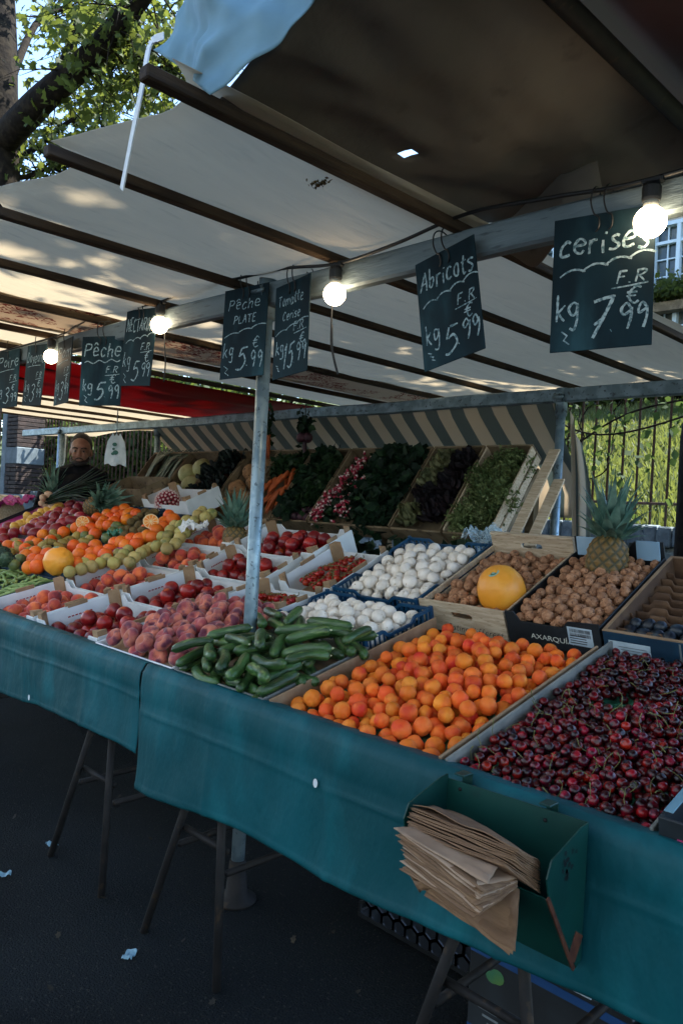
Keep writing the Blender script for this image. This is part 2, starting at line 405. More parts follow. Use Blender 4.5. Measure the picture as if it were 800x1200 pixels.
def glow(name, col, st):
    m = bpy.data.materials.new(name); m.use_nodes = True; N = m.node_tree.nodes
    for n in list(N): N.remove(n)
    e = N.new('ShaderNodeEmission'); e.inputs[0].default_value = lin(col); e.inputs[1].default_value = st
    o = N.new('ShaderNodeOutputMaterial'); m.node_tree.links.new(e.outputs[0], o.inputs[0]); return m
M['bulb'] = glow('bulb', '#ffe2ba', 6.0)

def part(mb, name, m, root, smooth=False):
    """a part drawn in world coordinates under an unrotated root (or under a part at its origin)"""
    o = Vector((0, 0, 0)); p = root
    while p is not None: o += Vector(p.location); p = p.parent
    return mb.build(name, m, root, smooth, origin=o)

def catmull(pts, n=6):
    pts = [Vector(p) for p in pts]
    if len(pts) < 3: return [pts[0].lerp(pts[-1], k/n) for k in range(n+1)]
    out = []
    P = [2*pts[0]-pts[1]]+pts+[2*pts[-1]-pts[-2]]
    for i in range(1, len(P)-2):
        a, b, c, d = P[i-1:i+3]
        for k in range(n):
            t = k/n
            out.append(.5*((2*b)+(c-a)*t+(2*a-5*b+4*c-d)*t*t+(3*b-a-3*c+d)*t*t*t))
    out.append(pts[-1]); return out

# leaf clouds: many small folded leaves in one mesh
def leaf_mesh(name, P, size, m, seed=0, aspect=.6, down=.0, lobes=False, nrm=None):
    r = np.random.default_rng(seed); P = np.asarray(P, float); n = len(P)
    sz = size*(.6+.8*r.random(n))
    a = r.normal(size=(n, 3)); a[:, 2] -= down
    a /= np.linalg.norm(a, axis=1)[:, None]
    b = r.normal(size=(n, 3)); b[:, 2] *= .6
    b -= a*(a*b).sum(1)[:, None]; b /= np.linalg.norm(b, axis=1)[:, None]
    c = np.cross(a, b)
    if lobes:
        prof = [(0, 0), (.32, .18), (.62, .12), (.5, .42), (.58, .72), (.24, .62), (0, 1.0)]
    else:
        prof = [(0, 0), (.5, .45), (0, 1.0)]
    loc = [(x*aspect*2 if not lobes else x*1.6*aspect, y, .12*abs(x)) for x, y in prof]
    loc += [(-x, y, z) for x, y, z in reversed(loc[1:-1])]
    k = len(loc); V = np.zeros((n, k, 3))
    for i, (x, y, z) in enumerate(loc):
        V[:, i] = P+sz[:, None]*(b*x+a*(y-.2)+c*z)
    # two halves sharing the midrib
    h = len(prof); f1 = list(range(h)); f2 = [0]+list(range(h-1, k))
    me = bpy.data.meshes.new(name)
    base = np.arange(n)[:, None]*k
    loops = np.concatenate([base+np.array(f1), base+np.array(f2)], axis=1).ravel()
    sizes = np.tile([len(f1), len(f2)], n)
    me.vertices.add(n*k); me.vertices.foreach_set('co', V.ravel())
    me.loops.add(len(loops)); me.loops.foreach_set('vertex_index', loops.astype(np.int32))
    st = np.concatenate([[0], np.cumsum(sizes)[:-1]])
    me.polygons.add(2*n); me.polygons.foreach_set('loop_start', st.astype(np.int32))
    me.update(calc_edges=True); me.materials.append(m); me.validate()
    return me

# ------------------------------------------------------------------ the setting
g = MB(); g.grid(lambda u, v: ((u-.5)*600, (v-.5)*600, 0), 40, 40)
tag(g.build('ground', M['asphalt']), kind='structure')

def lawn_z(x, y): return 1.22+max(0, y-6.3)*.27+.12*noise.noise((x*.3, y*.3, 0))
g = MB(); g.grid(lambda u, v: (-45+60*u, 6.28+24*v, lawn_z(-45+60*u, 6.28+24*v)), 60, 30)
tag(g.build('lawn', M['lawn'], smooth=True), kind='structure')
r = np.random.default_rng(3)
P = []
for i in range(42000):
    y = 6.4+10*r.random()**1.3; x = -.56*y-2.2+(4.8)*r.random() if i % 4 else -2.1*y-4+10*r.random()
    P.append((x, y, lawn_z(x, y)+.04))
o = link('grass', leaf_mesh('grass', P, .17, M['grass'], 5, aspect=.09, down=-1.6)); tag(o, 'short sunlit grass on the bank behind the railings', 'grass', kind='stuff')

# garden wall with a coping of bricks on edge, iron railings standing on it
def garden_wall(x0, x1, label):
    w = thing('garden_wall', label, 'wall', (x0, 6.1, 0))
    mb = MB(); mb.box(((x0+x1)/2, 6.1, .63), (x1-x0, .34, 1.26)); part(mb, 'masonry', M['rubble'], w)
    mb = MB(); n = int((x1-x0)/.115)
    for i in range(n):
        mb.box((x0+(i+.5)*.115, 6.08+rnd.uniform(-.006, .006), 1.345+rnd.uniform(-.006, .006)), (.103, .40, .16), bev=.012)
    part(mb, 'coping', M['coping'], w)
    mb = MB(); mb.box(((x0+x1)/2, 6.08, 1.33), (x1-x0-.01, .37, .13)); part(mb, 'mortar', M['rubble'], w)
garden_wall(-8.2, .6, 'low rubble garden wall with a brick coping below the railings right of the vegetable racks')
garden_wall(-17.5, -8.25, 'low garden wall below the railings behind the vendor')

def railings(x0, x1, step, label, top):
    f = thing('iron_railings', label, 'fence', (x0, 6.1, 1.42))
    for z in (1.60, top-.18):
        mb = MB(); mb.box(((x0+x1)/2, 6.1, z), (x1-x0, .04, .022), bev=.003); part(mb, 'rail', M['iron'], f)
    b0 = None; n = int((x1-x0)/step)
    me = MB().tube([(0, 0, 0), (0, 0, top-1.46), (0, 0, top-1.44), (0, 0, top-1.36)], [.011, .011, .017, .002], 8).mesh('bar', M['iron'])
    for i in range(n+1):
        s = 1.0
        link('bar', me, f, (i*step, 0, 0), scale=(s, s, 1.0))
    return f
railings(-4.6, -1.2, .125, 'rusty iron railings with ivy and bright lawn behind them', 2.72)
railings(-17.3, -8.4, .125, 'reddish brown iron railings behind the man in the dark jacket', 2.72)

# ivy on the railings
r = np.random.default_rng(11); P = []; mb = MB()
for k in range(9):
    x = -4.3+3.0*r.random(); z = 1.5+.3*r.random(); pts = []
    y = 6.06
    for j in range(12):
        pts.append((x, y+.05*r.normal(), z)); x += .09*r.normal()+.02; z += .11*r.random()+.02
        if z > 2.75: break
    if len(pts) < 3: continue
    mb.tube(catmull(pts, 3), .006, 5)
for i in range(1500):
    x = -4.5+3.3*r.random(); w = (x+4.5)/3.3
    z = 2.78-.75*abs(r.normal())**1.3*(.75-.35*w) if i % 3 else 1.5+1.3*r.random()
    if i % 3 == 0: x = -3.75+.32*r.normal()
    P.append((x, 6.02+.16*r.normal(), max(1.5, min(2.95, z))))
iv = thing('ivy', 'dark ivy trailing over the rusty railings on the right', 'climbing plant', (-3.3, 6.1, 1.42))
part(mb, 'stem', M['bark'], iv, True)
link('foliage', leaf_mesh('foliage', np.array(P)-np.array((-3.3, 6.1, 1.42)), .075, M['leaf_ivy'], 12, aspect=.42, down=.6), iv)
mb = MB()
for a, b, c in (((-3.9, 6.0, 2.62), (-3.0, 5.98, 2.15), (-1.6, 6.0, 2.5)), ((-3.6, 6.0, 1.8), (-2.8, 5.97, 2.3), (-1.9, 6.0, 2.45))):
    mb.tube(catmull([a, b, c], 10), .008, 6)
part(mb, 'runner', M['bark'], iv, True)

def shrub(name, label, c, rad, n, size, m, seed, group=None, cat='shrub'):
    t = thing(name, label, cat, (c[0], c[1], c[2]), group=group)
    r = np.random.default_rng(seed); P = []
    lob = [(r.normal(size=3)*np.array(rad)*.5, .45+.35*r.random()) for _ in range(9)]
    while len(P) < n:
        k = lob[r.integers(len(lob))]; d = r.normal(size=3); d /= np.linalg.norm(d)
        p = k[0]+d*np.array(rad)*k[1]*(.55+.5*r.random()**.5); p[2] += rad[2]*.8
        if p[2] < 0.02: p[2] = abs(p[2])*.5
        P.append(p)
    mb = MB()
    for k in lob:
        e = k[0].copy(); e[2] += rad[2]*.7
        mb.tube(catmull([(0, 0, 0), (e[0]*.3, e[1]*.3, max(.2, e[2]*.5)), tuple(e)], 4), [.05]*4+[.04]*4+[.02], 6)
    mb.build('stem', M['bark'], t, True)
    link('foliage', leaf_mesh('foliage', P, size, m, seed, aspect=.4, lobes=False), t)
    return t
for i, (x, y, rx, rz) in enumerate(((-12.6, 7.6, 1.3, 1.2), (-14.8, 7.8, 1.2, 1.5), (-16.9, 7.5, 1.1, 1.2), (-10.6, 7.8, 1.3, 1.0), (-19.5, 9.0, 1.6, 1.6), (-13.6, 9.4, 1.9, 2.1), (-16.0, 9.6, 1.9, 2.2), (-11.4, 9.2, 1.7, 1.9), (-18.6, 10.4, 2.2, 2.4))):
    shrub('hedge_shrub', 'dense dark green shrub behind the railings at the back of the stall', (x, y, lawn_z(x, y)-.05), (rx, .8, rz), 4200, .12, M['leaf_hedge'], 40+i, 'shrubs behind the left railings')
for i, (x, y, rx, rz, n) in enumerate(((-9.9, 16.0, 2.2, .8, 4200), (-6.6, 16.6, 2.0, .75, 4200), (-12.8, 16.5, 2.2, .9, 4000))):
    shrub('garden_shrub', 'bright green shrub at the top of the lawn behind the railings', (x, y, lawn_z(x, y)-.1), (rx, 1.2, rz), n, .2, M['leaf_plane'], 60+i, 'shrubs at the top of the lawn')

# house with pale windows, seen through the gap under the roof
def house():
    Y0 = 18.2; x0, x1 = -16.0, -1.0
    b = thing('town_house', 'beige town house with pale framed windows above the garden', 'house', ((x0+x1)/2, Y0, 0))
    wins = [(x, z) for x in (-14.6, -11.3, -8.05, -4.6) for z in (4.8, 6.85)]
    ww, wh = 1.25, 1.75
    mb = MB(); xs = [x0]
    for x in (-14.6, -11.3, -8.05, -4.6): xs += [x, x+ww]
    xs.append(x1); zs = [0, 4.8, 4.8+wh, 6.85, 6.85+wh, 10.2]
    for i in range(len(xs)-1):
        for j in range(len(zs)-1):
            if i % 2 == 1 and j % 2 == 1: continue
            mb.box(((xs[i]+xs[i+1])/2, Y0+.2, (zs[j]+zs[j+1])/2), (xs[i+1]-xs[i], .4, zs[j+1]-zs[j]))
    part(mb, 'wall', M['facade'], b)
    mb = MB(); mb.prism([(x0-.3, Y0-.4, 10.2), (x0-.3, Y0+3, 13.4), (x0-.3, Y0+6.4, 10.2)], (0, 0, 0), (x1-x0+.6, 0, 0)); part(mb, 'roof', M['roof_slate'], b)
    for x, z in wins:
        mb = MB(); f = .09
        mb.box((x+ww/2, Y0+.02, z+wh-f/2), (ww, .16, f)); mb.box((x+ww/2, Y0+.02, z+f/2), (ww, .16, f))
        for q in (x+f/2, x+ww/2, x+ww-f/2): mb.box((q, Y0+.021, z+wh/2), (f, .158, wh-2*f-.004))
        mb.box((x+ww/2, Y0+.03, z+wh-.48), (ww-2*f, .12, .07))
        for k in (1, 2): mb.box((x+ww/2, Y0+.06, z+k*(wh-.5)/3+.05), (ww-2*f, .05, .03))
        for q in (x+ww*.28, x+ww*.72): mb.box((q, Y0+.06, z+wh/2), (.03, .048, wh-2*f))
        w = part(mb, 'window', M['frame_white'], b)
        mb = MB(); mb.box((x+ww/2, Y0+.11, z+wh/2), (ww-.1, .02, wh-.1)); part(mb, 'pane', M['pane'], w)
house()
def added_street_house(x0, x1, H, label, m):  # unseen house row added to bounce warm light onto the stall front
    b = thing('added_street_house', label, 'house', ((x0+x1)/2, -11.0, 0))
    n = int((x1-x0)/2.6); xs = [x0]; zs = [0]
    for i in range(n): c = x0+(i+.5)*(x1-x0)/n; xs += [c-.55, c+.55]
    xs.append(x1); k = int(H/3.1)
    for j in range(k): zs += [3.1*j+.9, 3.1*j+2.6]
    zs.append(H)
    mb = MB()
    for i in range(len(xs)-1):
        for j in range(len(zs)-1):
            if i % 2 == 1 and j % 2 == 1: continue
            mb.box(((xs[i]+xs[i+1])/2, -11.2, (zs[j]+zs[j+1])/2), (xs[i+1]-xs[i], .4, zs[j+1]-zs[j]))
    part(mb, 'wall', m, b)
    mb = MB(); mb.prism([(x0, -11.4, H), (x0, -14.5, H+3), (x0, -19, H)], (0, 0, 0), (x1-x0, 0, 0)); part(mb, 'roof', M['roof_slate'], b)
    for i in range(1, len(xs)-1, 2):
        for j in range(1, len(zs)-1, 2):
            mb = MB(); cx, cz = (xs[i]+xs[i+1])/2, (zs[j]+zs[j+1])/2
            for q_ in (-.52, 0, .52): mb.box((cx+q_, -11.1, cz), (.07, .1, 1.7))
            for q_ in (-.815, .3, .815): mb.box((cx, -11.101, cz+q_), (1.1, .09, .07))
            w_ = part(mb, 'window', M['frame_white'], b)
            mb = MB(); mb.box((cx, -11.15, cz), (1.08, .02, 1.68)); part(mb, 'pane', M['pane'], w_)
dm('pale_render', '#a3a9ad', '#979ea3', rough=.9, ns=1.2)
added_street_house(-30, -14.2, 12.4, 'added unseen four-storey house across the street, far left, bouncing light', M['pale_render'])
added_street_house(-14, 1.8, 15.5, 'added unseen five-storey house across the street, behind the camera, bouncing light', M['pale_render'])
added_street_house(2.0, 17, 12.4, 'added unseen four-storey house across the street, far right, bouncing light', M['pale_render'])
t = thing('window_box', 'green plants in a window box below the pale house window', 'window box', (-7.5, 17.9, 6.42))
mb = MB(); mb.box((-7.4, 17.98, 6.5), (1.5, .3, .22), bev=.01); part(mb, 'trough', M['crate_wood'], t)
r = np.random.default_rng(5); P = [(r.normal()*.42+.1, r.normal()*.14, .28+abs(r.normal())*.22) for _ in range(900)]
link('foliage', leaf_mesh('foliage', P, .12, M['leaf_plane'], 6, aspect=.4), t)

# gate pillar at the far left of the railings
t = thing('gate_pillar', 'brick pillar with pale stone bands at the far left of the railings', 'pillar', (-14.1, 5.85, 0))
mb = MB()
for k in range(40):
    for j in range(2):
        sh = .5 if k % 2 else .32
        w_ = .52*(sh if j == 0 else 1-sh); mb.box((-14.36+(w_/2 if j == 0 else .52-w_/2), 5.85+rnd.uniform(-.006, .006), .04+k*.076), (w_-.012, .5, .064), bev=.004)
part(mb, 'brickwork', M['brick'], t)
mb = MB(); mb.box((-14.42, 5.8, 1.5), (.2, .42, 3.0), bev=.01); part(mb, 'stone_jamb', M['pale_stone'], t)
mb = MB()
for z in (1.2, 2.05): mb.box((-14.1, 5.85, z), (.535, .515, .3), bev=.01)
part(mb, 'stone_band', M['pale_stone'], t)

# ------------------------------------------------------------------ plane trees
def tree(label, base, limbs, tr, leafcfg, seed, m):
    t = thing('plane_tree', label, 'tree', base)
    r = np.random.default_rng(seed); P = []
    mb = MB(); b = np.array(base)
    pts, rs = tr
    sm = catmull(pts, 5); n = len(sm); rr = [np.interp(i/(n-1), np.linspace(0, 1, len(rs)), rs) for i in range(n)]
    mb.tube([p+Vector((.03*noise.noise(p*2), .03*noise.noise(p*3), 0)) for p in sm], rr, 14)
    part(mb, 'trunk', M['bark'], t, True)
    for lp, r0, r1 in limbs:
        mb = MB(); sm = catmull(lp, 6); n = len(sm)
        mb.tube(sm, [r0+(r1-r0)*i/(n-1) for i in range(n)], 10)
        for i in range(n//3, n):
            for _ in range(leafcfg['twigs']):
                p = np.array(sm[i]); d = r.normal(size=3); d[2] = d[2]*.6-.05; d /= np.linalg.norm(d)
                L = leafcfg['len']*(.4+.8*r.random()); q = []
                for s in np.linspace(0, 1, 5): q.append(p+d*L*s+np.array((0, 0, -leafcfg['droop']*L*s*s))+.05*r.normal(size=3)*s)
                mb.tube(q, [.018, .013, .009, .006, .003], 4)
                for _ in range(leafcfg['leaves']):
                    s = r.random()**.7; k = min(3, int(s*4)); P.append(q[k]+(q[k+1]-q[k])*(s*4-k)+r.normal(size=3)*leafcfg['spread'])
        part(mb, 'limb', M['bark'], t, True)
    link('crown', leaf_mesh('crown', np.array(P)-b, leafcfg['size'], m, seed, aspect=.55, down=.5, lobes=True), t)
    return t
lb = lambda x, y, Y: tuple(at(x, y, Y))
# the big tree beyond the end of the stall (upper left)
tr = ([tuple(at(-45, 690, 4.9)), tuple(at(-30, 480, 4.9)), tuple(at(-4, 260, 4.9)), tuple(at(-6, 60, 4.9)), tuple(at(-12, -200, 5.2))], [.40, .36, .36, .36, .28])
limbs = [([tuple(at(4, 165, 4.9)), tuple(at(48, 118, 4.9)), tuple(at(105, 68, 5.1)), tuple(at(165, -5, 5.3)), tuple(at(230, -120, 5.6))], .24, .12),
         ([tuple(at(2, 120, 5)), tuple(at(50, 20, 6.5)), tuple(at(120, 10, 7.5)), tuple(at(210, 20, 8.5))], .08, .02),
         ([tuple(at(8, 190, 5)), tuple(at(40, 175, 5.6)), tuple(at(85, 140, 6.2)), tuple(at(150, 110, 7)), tuple(at(215, 60, 7.6))], .06, .015),
         ([tuple(at(8, 210, 5)), tuple(at(38, 205, 5.4)), tuple(at(80, 185, 6.0)), tuple(at(120, 150, 6.4))], .05, .012),
         ([tuple(at(100, 70, 5.1)), tuple(at(140, 60, 5.6)), tuple(at(180, 80, 6.0)), tuple(at(235, 60, 6.4))], .05, .012),
         ([tuple(at(60, 105, 5)), tuple(at(90, 30, 5.2)), tuple(at(100, -40, 5.5)), tuple(at(70, -120, 6))], .07, .02),
         ([tuple(at(-5, 30, 5)), tuple(at(-80, -60, 5)), tuple(at(-160, -160, 4))], .2, .06)]
tree('mottled plane tree with a thick slanting limb and sunlit leaves at the upper left', tuple(at(-45, 690, 4.9)), limbs, tr,
     dict(twigs=4, len=1.2, droop=.35, leaves=12, spread=.13, size=.125), 21, M['leaf_plane'])
# the tree just behind the stall on the right; limbs out of view are placed to block sun through the roof gap
tr = ([(-1.80, 5.25, 0), (-1.80, 5.25, 2), (-1.78, 5.3, 4.2), (-1.9, 5.2, 6)], [.27, .23, .2, .17])
limbs = [([(-1.8, 5.25, 4.6), (-1.2, 4.9, 5.2), (-.6, 4.5, 5.6), (.1, 4.2, 5.8)], .09, .03),
         ([(-1.8, 5.25, 4.8), (-1.0, 5.4, 5.8), (-.3, 5.5, 6.4), (.5, 5.2, 6.8)], .09, .03),
         ([(-1.9, 5.2, 6.0), (-1.0, 4.8, 7.4), (.4, 4.0, 8.2), (1.6, 3.0, 8.6)], .1, .03),
         ([(-1.9, 5.2, 6.0), (-2.0, 6.4, 7.6), (-2.3, 7.6, 8.8), (-2.6, 8.6, 9.6)], .1, .03)]
tree('dark tree trunk standing at the right edge behind the plum box', (-1.80, 5.25, 0), limbs, tr,
     dict(twigs=7, len=1.6, droop=.2, leaves=24, spread=.28, size=.17), 22, M['leaf_shade'])

# ------------------------------------------------------------------ stall frame: posts, beams, rafters
fr = thing('stall_frame', 'grey steel market stall frame with wooden roof rafters', 'stall frame', (-2.18, 1.75, 0))
def beam(x0, x1, Y, z, w, h, m, seed):
    mb = MB(); n = 40
    for k in range(n):
        pass
    vs = []; fs = []
    for i in range(n+1):
        x = x0+(x1-x0)*i/n; dz = .006*noise.noise((x*1.3, seed, 0)); c = .008
        for (a, b) in ((-w/2+c, -h/2), (w/2-c, -h/2), (w/2, -h/2+c), (w/2, h/2-c), (w/2-c, h/2), (-w/2+c, h/2), (-w/2, h/2-c), (-w/2, -h/2+c)): vs.append((x, Y+a, z+b+dz))
    for i in range(n):
        for k in range(8): k2 = (k+1) % 8; fs.append((i*8+k, (i+1)*8+k, (i+1)*8+k2, i*8+k2))
    fs += [tuple(range(8)), tuple(n*8+k for k in reversed(range(8)))]
    mb.add(vs, fs); return mb
part(beam(-9.2, .55, 1.75, 2.192, .045, .086, M['old_beam'], 3), 'beam', M['old_beam'], fr)
part(beam(-9.2, .55, 3.8, 2.115, .045, .075, M['old_beam'], 7), 'beam', M['steel'], fr)
for (x, Y, zt, lx) in ((-2.18, 1.75, 2.2, .0), (-2.14, 3.8, 2.1, .0), (-4.63, 1.75, 2.2, 0), (-8.2, 3.8, 2.1, 0), (-7.1, 1.75, 2.2, 0), (-6.3, 3.84, 2.1, 0)):
    p = part(MB().tube([(x, Y, .012), (x, Y, zt-.03)], .0245 if x > -8 else .04, 18), 'post', M['pole_steel'], fr, True)
    mb = MB(); mb.lathe([(.0, .0), (.075, .0), (.075, .010), (.040, .022), (.030, .14), (.028, .15), (.0, .15)], 20, (x, Y, 0)); part(mb, 'foot', M['dark_steel'], p, True)
    mb = MB(); mb.tube([(x, Y, zt-.095), (x, Y, zt+.055)], .032, 16); mb.box((x, Y-.03, zt), (.06, .03, .05), bev=.006); mb.tube([(x-.03, Y-.045, zt), (x+.035, Y-.045, zt)], .008, 8)
    part(mb, 'clamp', M['steel'], p, True)
RX = [-1.33, -1.82, -2.31, -2.83, -3.37, -3.89, -4.42, -4.95, -5.5, -6.05, -6.6, -7.15, -7.7, -8.25]
for i, x in enumerate(RX):
    mb = MB(); z = 2.2565+.005*math.sin(i*2.1)
    y0 = .74+.03*math.sin(i*1.7)
    mb.bar((x, y0, z-.004), (x+.01, 4.45, z-.02), .032, .028, bev=.003)
    part(mb, 'rafter', M['rafter_wood'], fr)
mb = MB(); mb.tube([(-.84, .2, 2.50), (-.80, 2.6, 2.47)], .022, 12); part(mb, 'rafter_tube', M['dark_steel'], fr, True)

# ------------------------------------------------------------------ cloths of the roof (each lies on the rafters and can be lifted off)
def roof_cloth(name, label, cat, xs, y0, y1, z0, m, sag=.035, scal=.16, ny=36, nx=12, seed=0, ztilt=-.02, amp=.01):
    mb = MB(); allx = []
    for a, b in zip(xs[:-1], xs[1:]): allx += [(a+(b-a)*k/nx, k/nx, b-a) for k in range(nx)]
    allx.append((xs[-1], 0, 1)); nv = ny
    def fn(u, v):
        x, t, w = allx[min(len(allx)-1, int(round(u*(len(allx)-1))))]
        s = math.sin(PI*t) if 0 < t < 1 else 0
        ya = y0+scal*s*abs(w)/.5; y = ya+(y1-ya)*v
        edge = math.exp(-((y-y0)/.5)**2)
        z = z0+(y-.75)/3.7*ztilt-sag*s*(1-.9*edge)+.10*s*edge*.7+amp*noise.noise((x*2.3+seed, y*2.6, seed))+.006*noise.noise((x*9, y*3, seed))
        return (x, y, z)
    mb.grid(fn, len(allx)-1, nv)
    me = mb.mesh(name, m); sol = link(name, me); md = sol.modifiers.new('thickness', 'SOLIDIFY'); md.thickness = .0015
    return tag(sol, label, cat)
Zr = 2.284
roof_cloth('roof_tarp', 'weathered off-white canvas tarpaulin over the front of the stall', 'tarpaulin', [RX[0]+.035]+RX[1:4]+[RX[4]-.025], .78, 4.5, Zr, M['tarp_white'], seed=1)
roof_cloth('roof_tarp', 'strip of reused sackcloth with red print between the white roof tarpaulins', 'tarpaulin', [RX[4]+.02, RX[5]-.02], .78, 4.5, Zr+.001, M['tarp_print'], seed=2)
roof_cloth('roof_tarp', 'off-white canvas roof strip beside the red tarpaulin', 'tarpaulin', [RX[5]+.02, RX[6]-.025], .78, 4.5, Zr, M['tarp_white'], seed=3)
roof_cloth('roof_tarp', 'plain off-white canvas in front of the red tarpaulin', 'tarpaulin', [RX[6]+.02]+RX[7:9]+[RX[9]-.02], .78, 1.98, Zr-.002, M['tarp_white'], seed=4)
roof_cloth('red_tarp', 'red tarpaulin slung under the rafters across the far part of the roof', 'tarpaulin', [-4.44, -5.0, -5.6, -6.15], 1.9, 4.6, 2.228, M['tarp_red'], seed=6, sag=.02, scal=.05)
roof_cloth('roof_tarp', 'dull beige canvas over the far left end of the roof', 'tarpaulin', [RX[9]+.03]+RX[10:14], .78, 4.5, Zr-.006, M['tarp_white'], seed=5)
# brown sheet above the camera, red sheet beyond the tube, extended out of view to block sun
def sheet(name, label, cat, fn, m, nu=24, nv=24, th=.0015):
    o = link(name, MB().grid(fn, nu, nv).mesh(name, m)); md = o.modifiers.new('thickness', 'SOLIDIFY'); md.thickness = th
    return tag(o, label, cat)
def brown(u, v):
    x = -1.40+.585*u; y = .95+(.87+.62*u)*v+.03*math.sin(u*9)*(v > .9)
    k = min(1, u*4)
    z = 2.297+.20*u-.03*math.sin(PI*u)*math.sin(PI*v)+k*(.03*abs(noise.noise((u*3.1, v*2.7, 4)))+.010*noise.noise((u*9, v*7, 2)))
    return (x, y, z)
mbb = MB().grid(brown, 36, 36); mbb.f = [f for k, f in enumerate(mbb.f) if k not in (17*36+7, 17*36+8)]; mbb.m = mbb.m[:len(mbb.f)]
o = link('brown_sheet', mbb.mesh('brown_sheet', M['tarp_brown'])); o.modifiers.new('thickness', 'SOLIDIFY').thickness = .0015
tag(o, 'dark brown sheet under the front corner of the roof, with a small slit in it', 'tarpaulin')
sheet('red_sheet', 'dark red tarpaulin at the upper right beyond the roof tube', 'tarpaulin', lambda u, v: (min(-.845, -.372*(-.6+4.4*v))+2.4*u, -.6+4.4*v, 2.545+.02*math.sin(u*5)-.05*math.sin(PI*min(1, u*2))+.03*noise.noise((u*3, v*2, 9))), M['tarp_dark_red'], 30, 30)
p = atz(375, 217, 2.262); t = thing('roof_stain', 'small brown stain on the white roof tarpaulin, built from leaf shapes', 'stain', tuple(p))  # brown stain of the tarp, modelled as a flat patch of tiny leaves
r = np.random.default_rng(2); link('leaves', leaf_mesh('leaves', [(r.normal()*.016, r.normal()*.010, .006+r.normal()*.002) for _ in range(40)], .014, mat('clump', '#4a3a20', '#6b5630', rough=.9, ns=40), 3, aspect=.3), t)
# torn brown flap hanging behind the beam
sheet('torn_flap', 'torn brown cloth flap hanging behind the front beam', 'cloth flap', lambda u, v: (-1.34+.34*u, 1.90+.03*math.sin(u*6)+.05*v, 2.39-.20*v*(.55+.45*math.sin(u*3.0+.4))+.01*math.sin(u*14)), M['tarp_brown'], 16, 10)
# pale blue flap hanging at the front corner
def blueflap(u, v):
    a = at(180, 58, .86).lerp(at(258, 117, .86), u); b = at(225, -70, .90).lerp(at(372, -30, .90), u)
    p = a.lerp(b, v); p.y += .025*math.sin(u*5+v*4)+.02*noise.noise((u*4, v*4, 1))+.012*noise.noise((u*9, v*3, 3))+.012*abs(noise.noise((u*5+v*3, v*2, 7))); return p
sheet('blue_flap', 'pale blue tarpaulin flap hanging at the front corner of the roof', 'tarpaulin flap', blueflap, M['tarp_blue'], 40, 40)
# white strap
pts = [at(192, 42, .80), at(176, 52, .79), at(168, 95, .78), at(157, 150, .78), at(143, 222, .80)]
mb = MB(); sp = catmull(pts, 6)
for i in range(len(sp)-1): mb.bar(sp[i], sp[i+1], .016, .003, up=(0, 1, 0))
tag(mb.build('strap', M['tape_white']), 'white strap hanging from the roof corner', 'strap')

# striped awning at the back: slopes out from the rear beam, then hangs
def awning(x0, x1, n, label, drop0, drop1):
    prof = [(3.79, 2.10), (3.84, 2.05), (3.98, 1.94), (4.16, 1.80), (4.30, 1.70), (4.36, 1.60), (4.37, 1.45)]
    mb = MB(); nv = 12; uv = []
    def fn(u, v):
        k = v*(len(prof)-1); i = min(len(prof)-2, int(k)); t = k-i
        y = prof[i][0]+(prof[i+1][0]-prof[i][0])*t; z = prof[i][1]+(prof[i+1][1]-prof[i][1])*t
        x = x0+(x1-.06-.12*v-x0)*u
        f = .02*math.sin(x*9+.6*math.sin(x*3))*min(1, v*2); z -= .05*math.sin(PI*(abs(x*.5) % 1))*v*(1-v)*2
        return (x+.02*noise.noise((x*3, v*3, 0))*v, y+f, z)
    mb.grid(fn, n, nv)
    me = mb.mesh('awning', M['awning']); ul = me.uv_layers.new(name='UVMap')
    for p in me.polygons:
        for li in p.loop_indices: ul.data[li].uv = (me.vertices[me.loops[li].vertex_index].co.x+20, 0)
    o = link('striped_awning', me); md = o.modifiers.new('thickness', 'SOLIDIFY'); md.thickness = .0015
    tag(o, label, 'awning')
awning(-6.35, -2.12, 150, 'grey and cream striped awning behind the vegetable racks', 0, 0)
def drape(u, v):
    x = -2.13+.06*u+.05*v*u+.02*math.sin(v*5)*u; y = 3.88+.12*v+.05*u; z = 2.04-.85*v-.22*u*(1-v)
    return (x, y+.02*math.sin(u*9), z)
mb = MB().grid(drape, 16, 18); me = mb.mesh('drape', M['awning']); ul = me.uv_layers.new(name='UVMap')
for p in me.polygons:
    for li in p.loop_indices:
        vi = me.loops[li].vertex_index; ul.data[li].uv = (.05+.34*(vi % 17)/16, 0)
o = link('awning_end', me); o.modifiers.new('thickness', 'SOLIDIFY').thickness = .0015
tag(o, 'loose striped end of the awning hanging beside the rear post', 'awning')
sheet('side_cloth', 'bright white cloth roof edge at the far left behind the price boards', 'tarpaulin', lambda u, v: (-9.3+2.6*u, 3.86+.9*v, 2.10+.06*u-.02*v+.03*math.sin(u*6)+.10*v), M['tarp_white'], 14, 6)

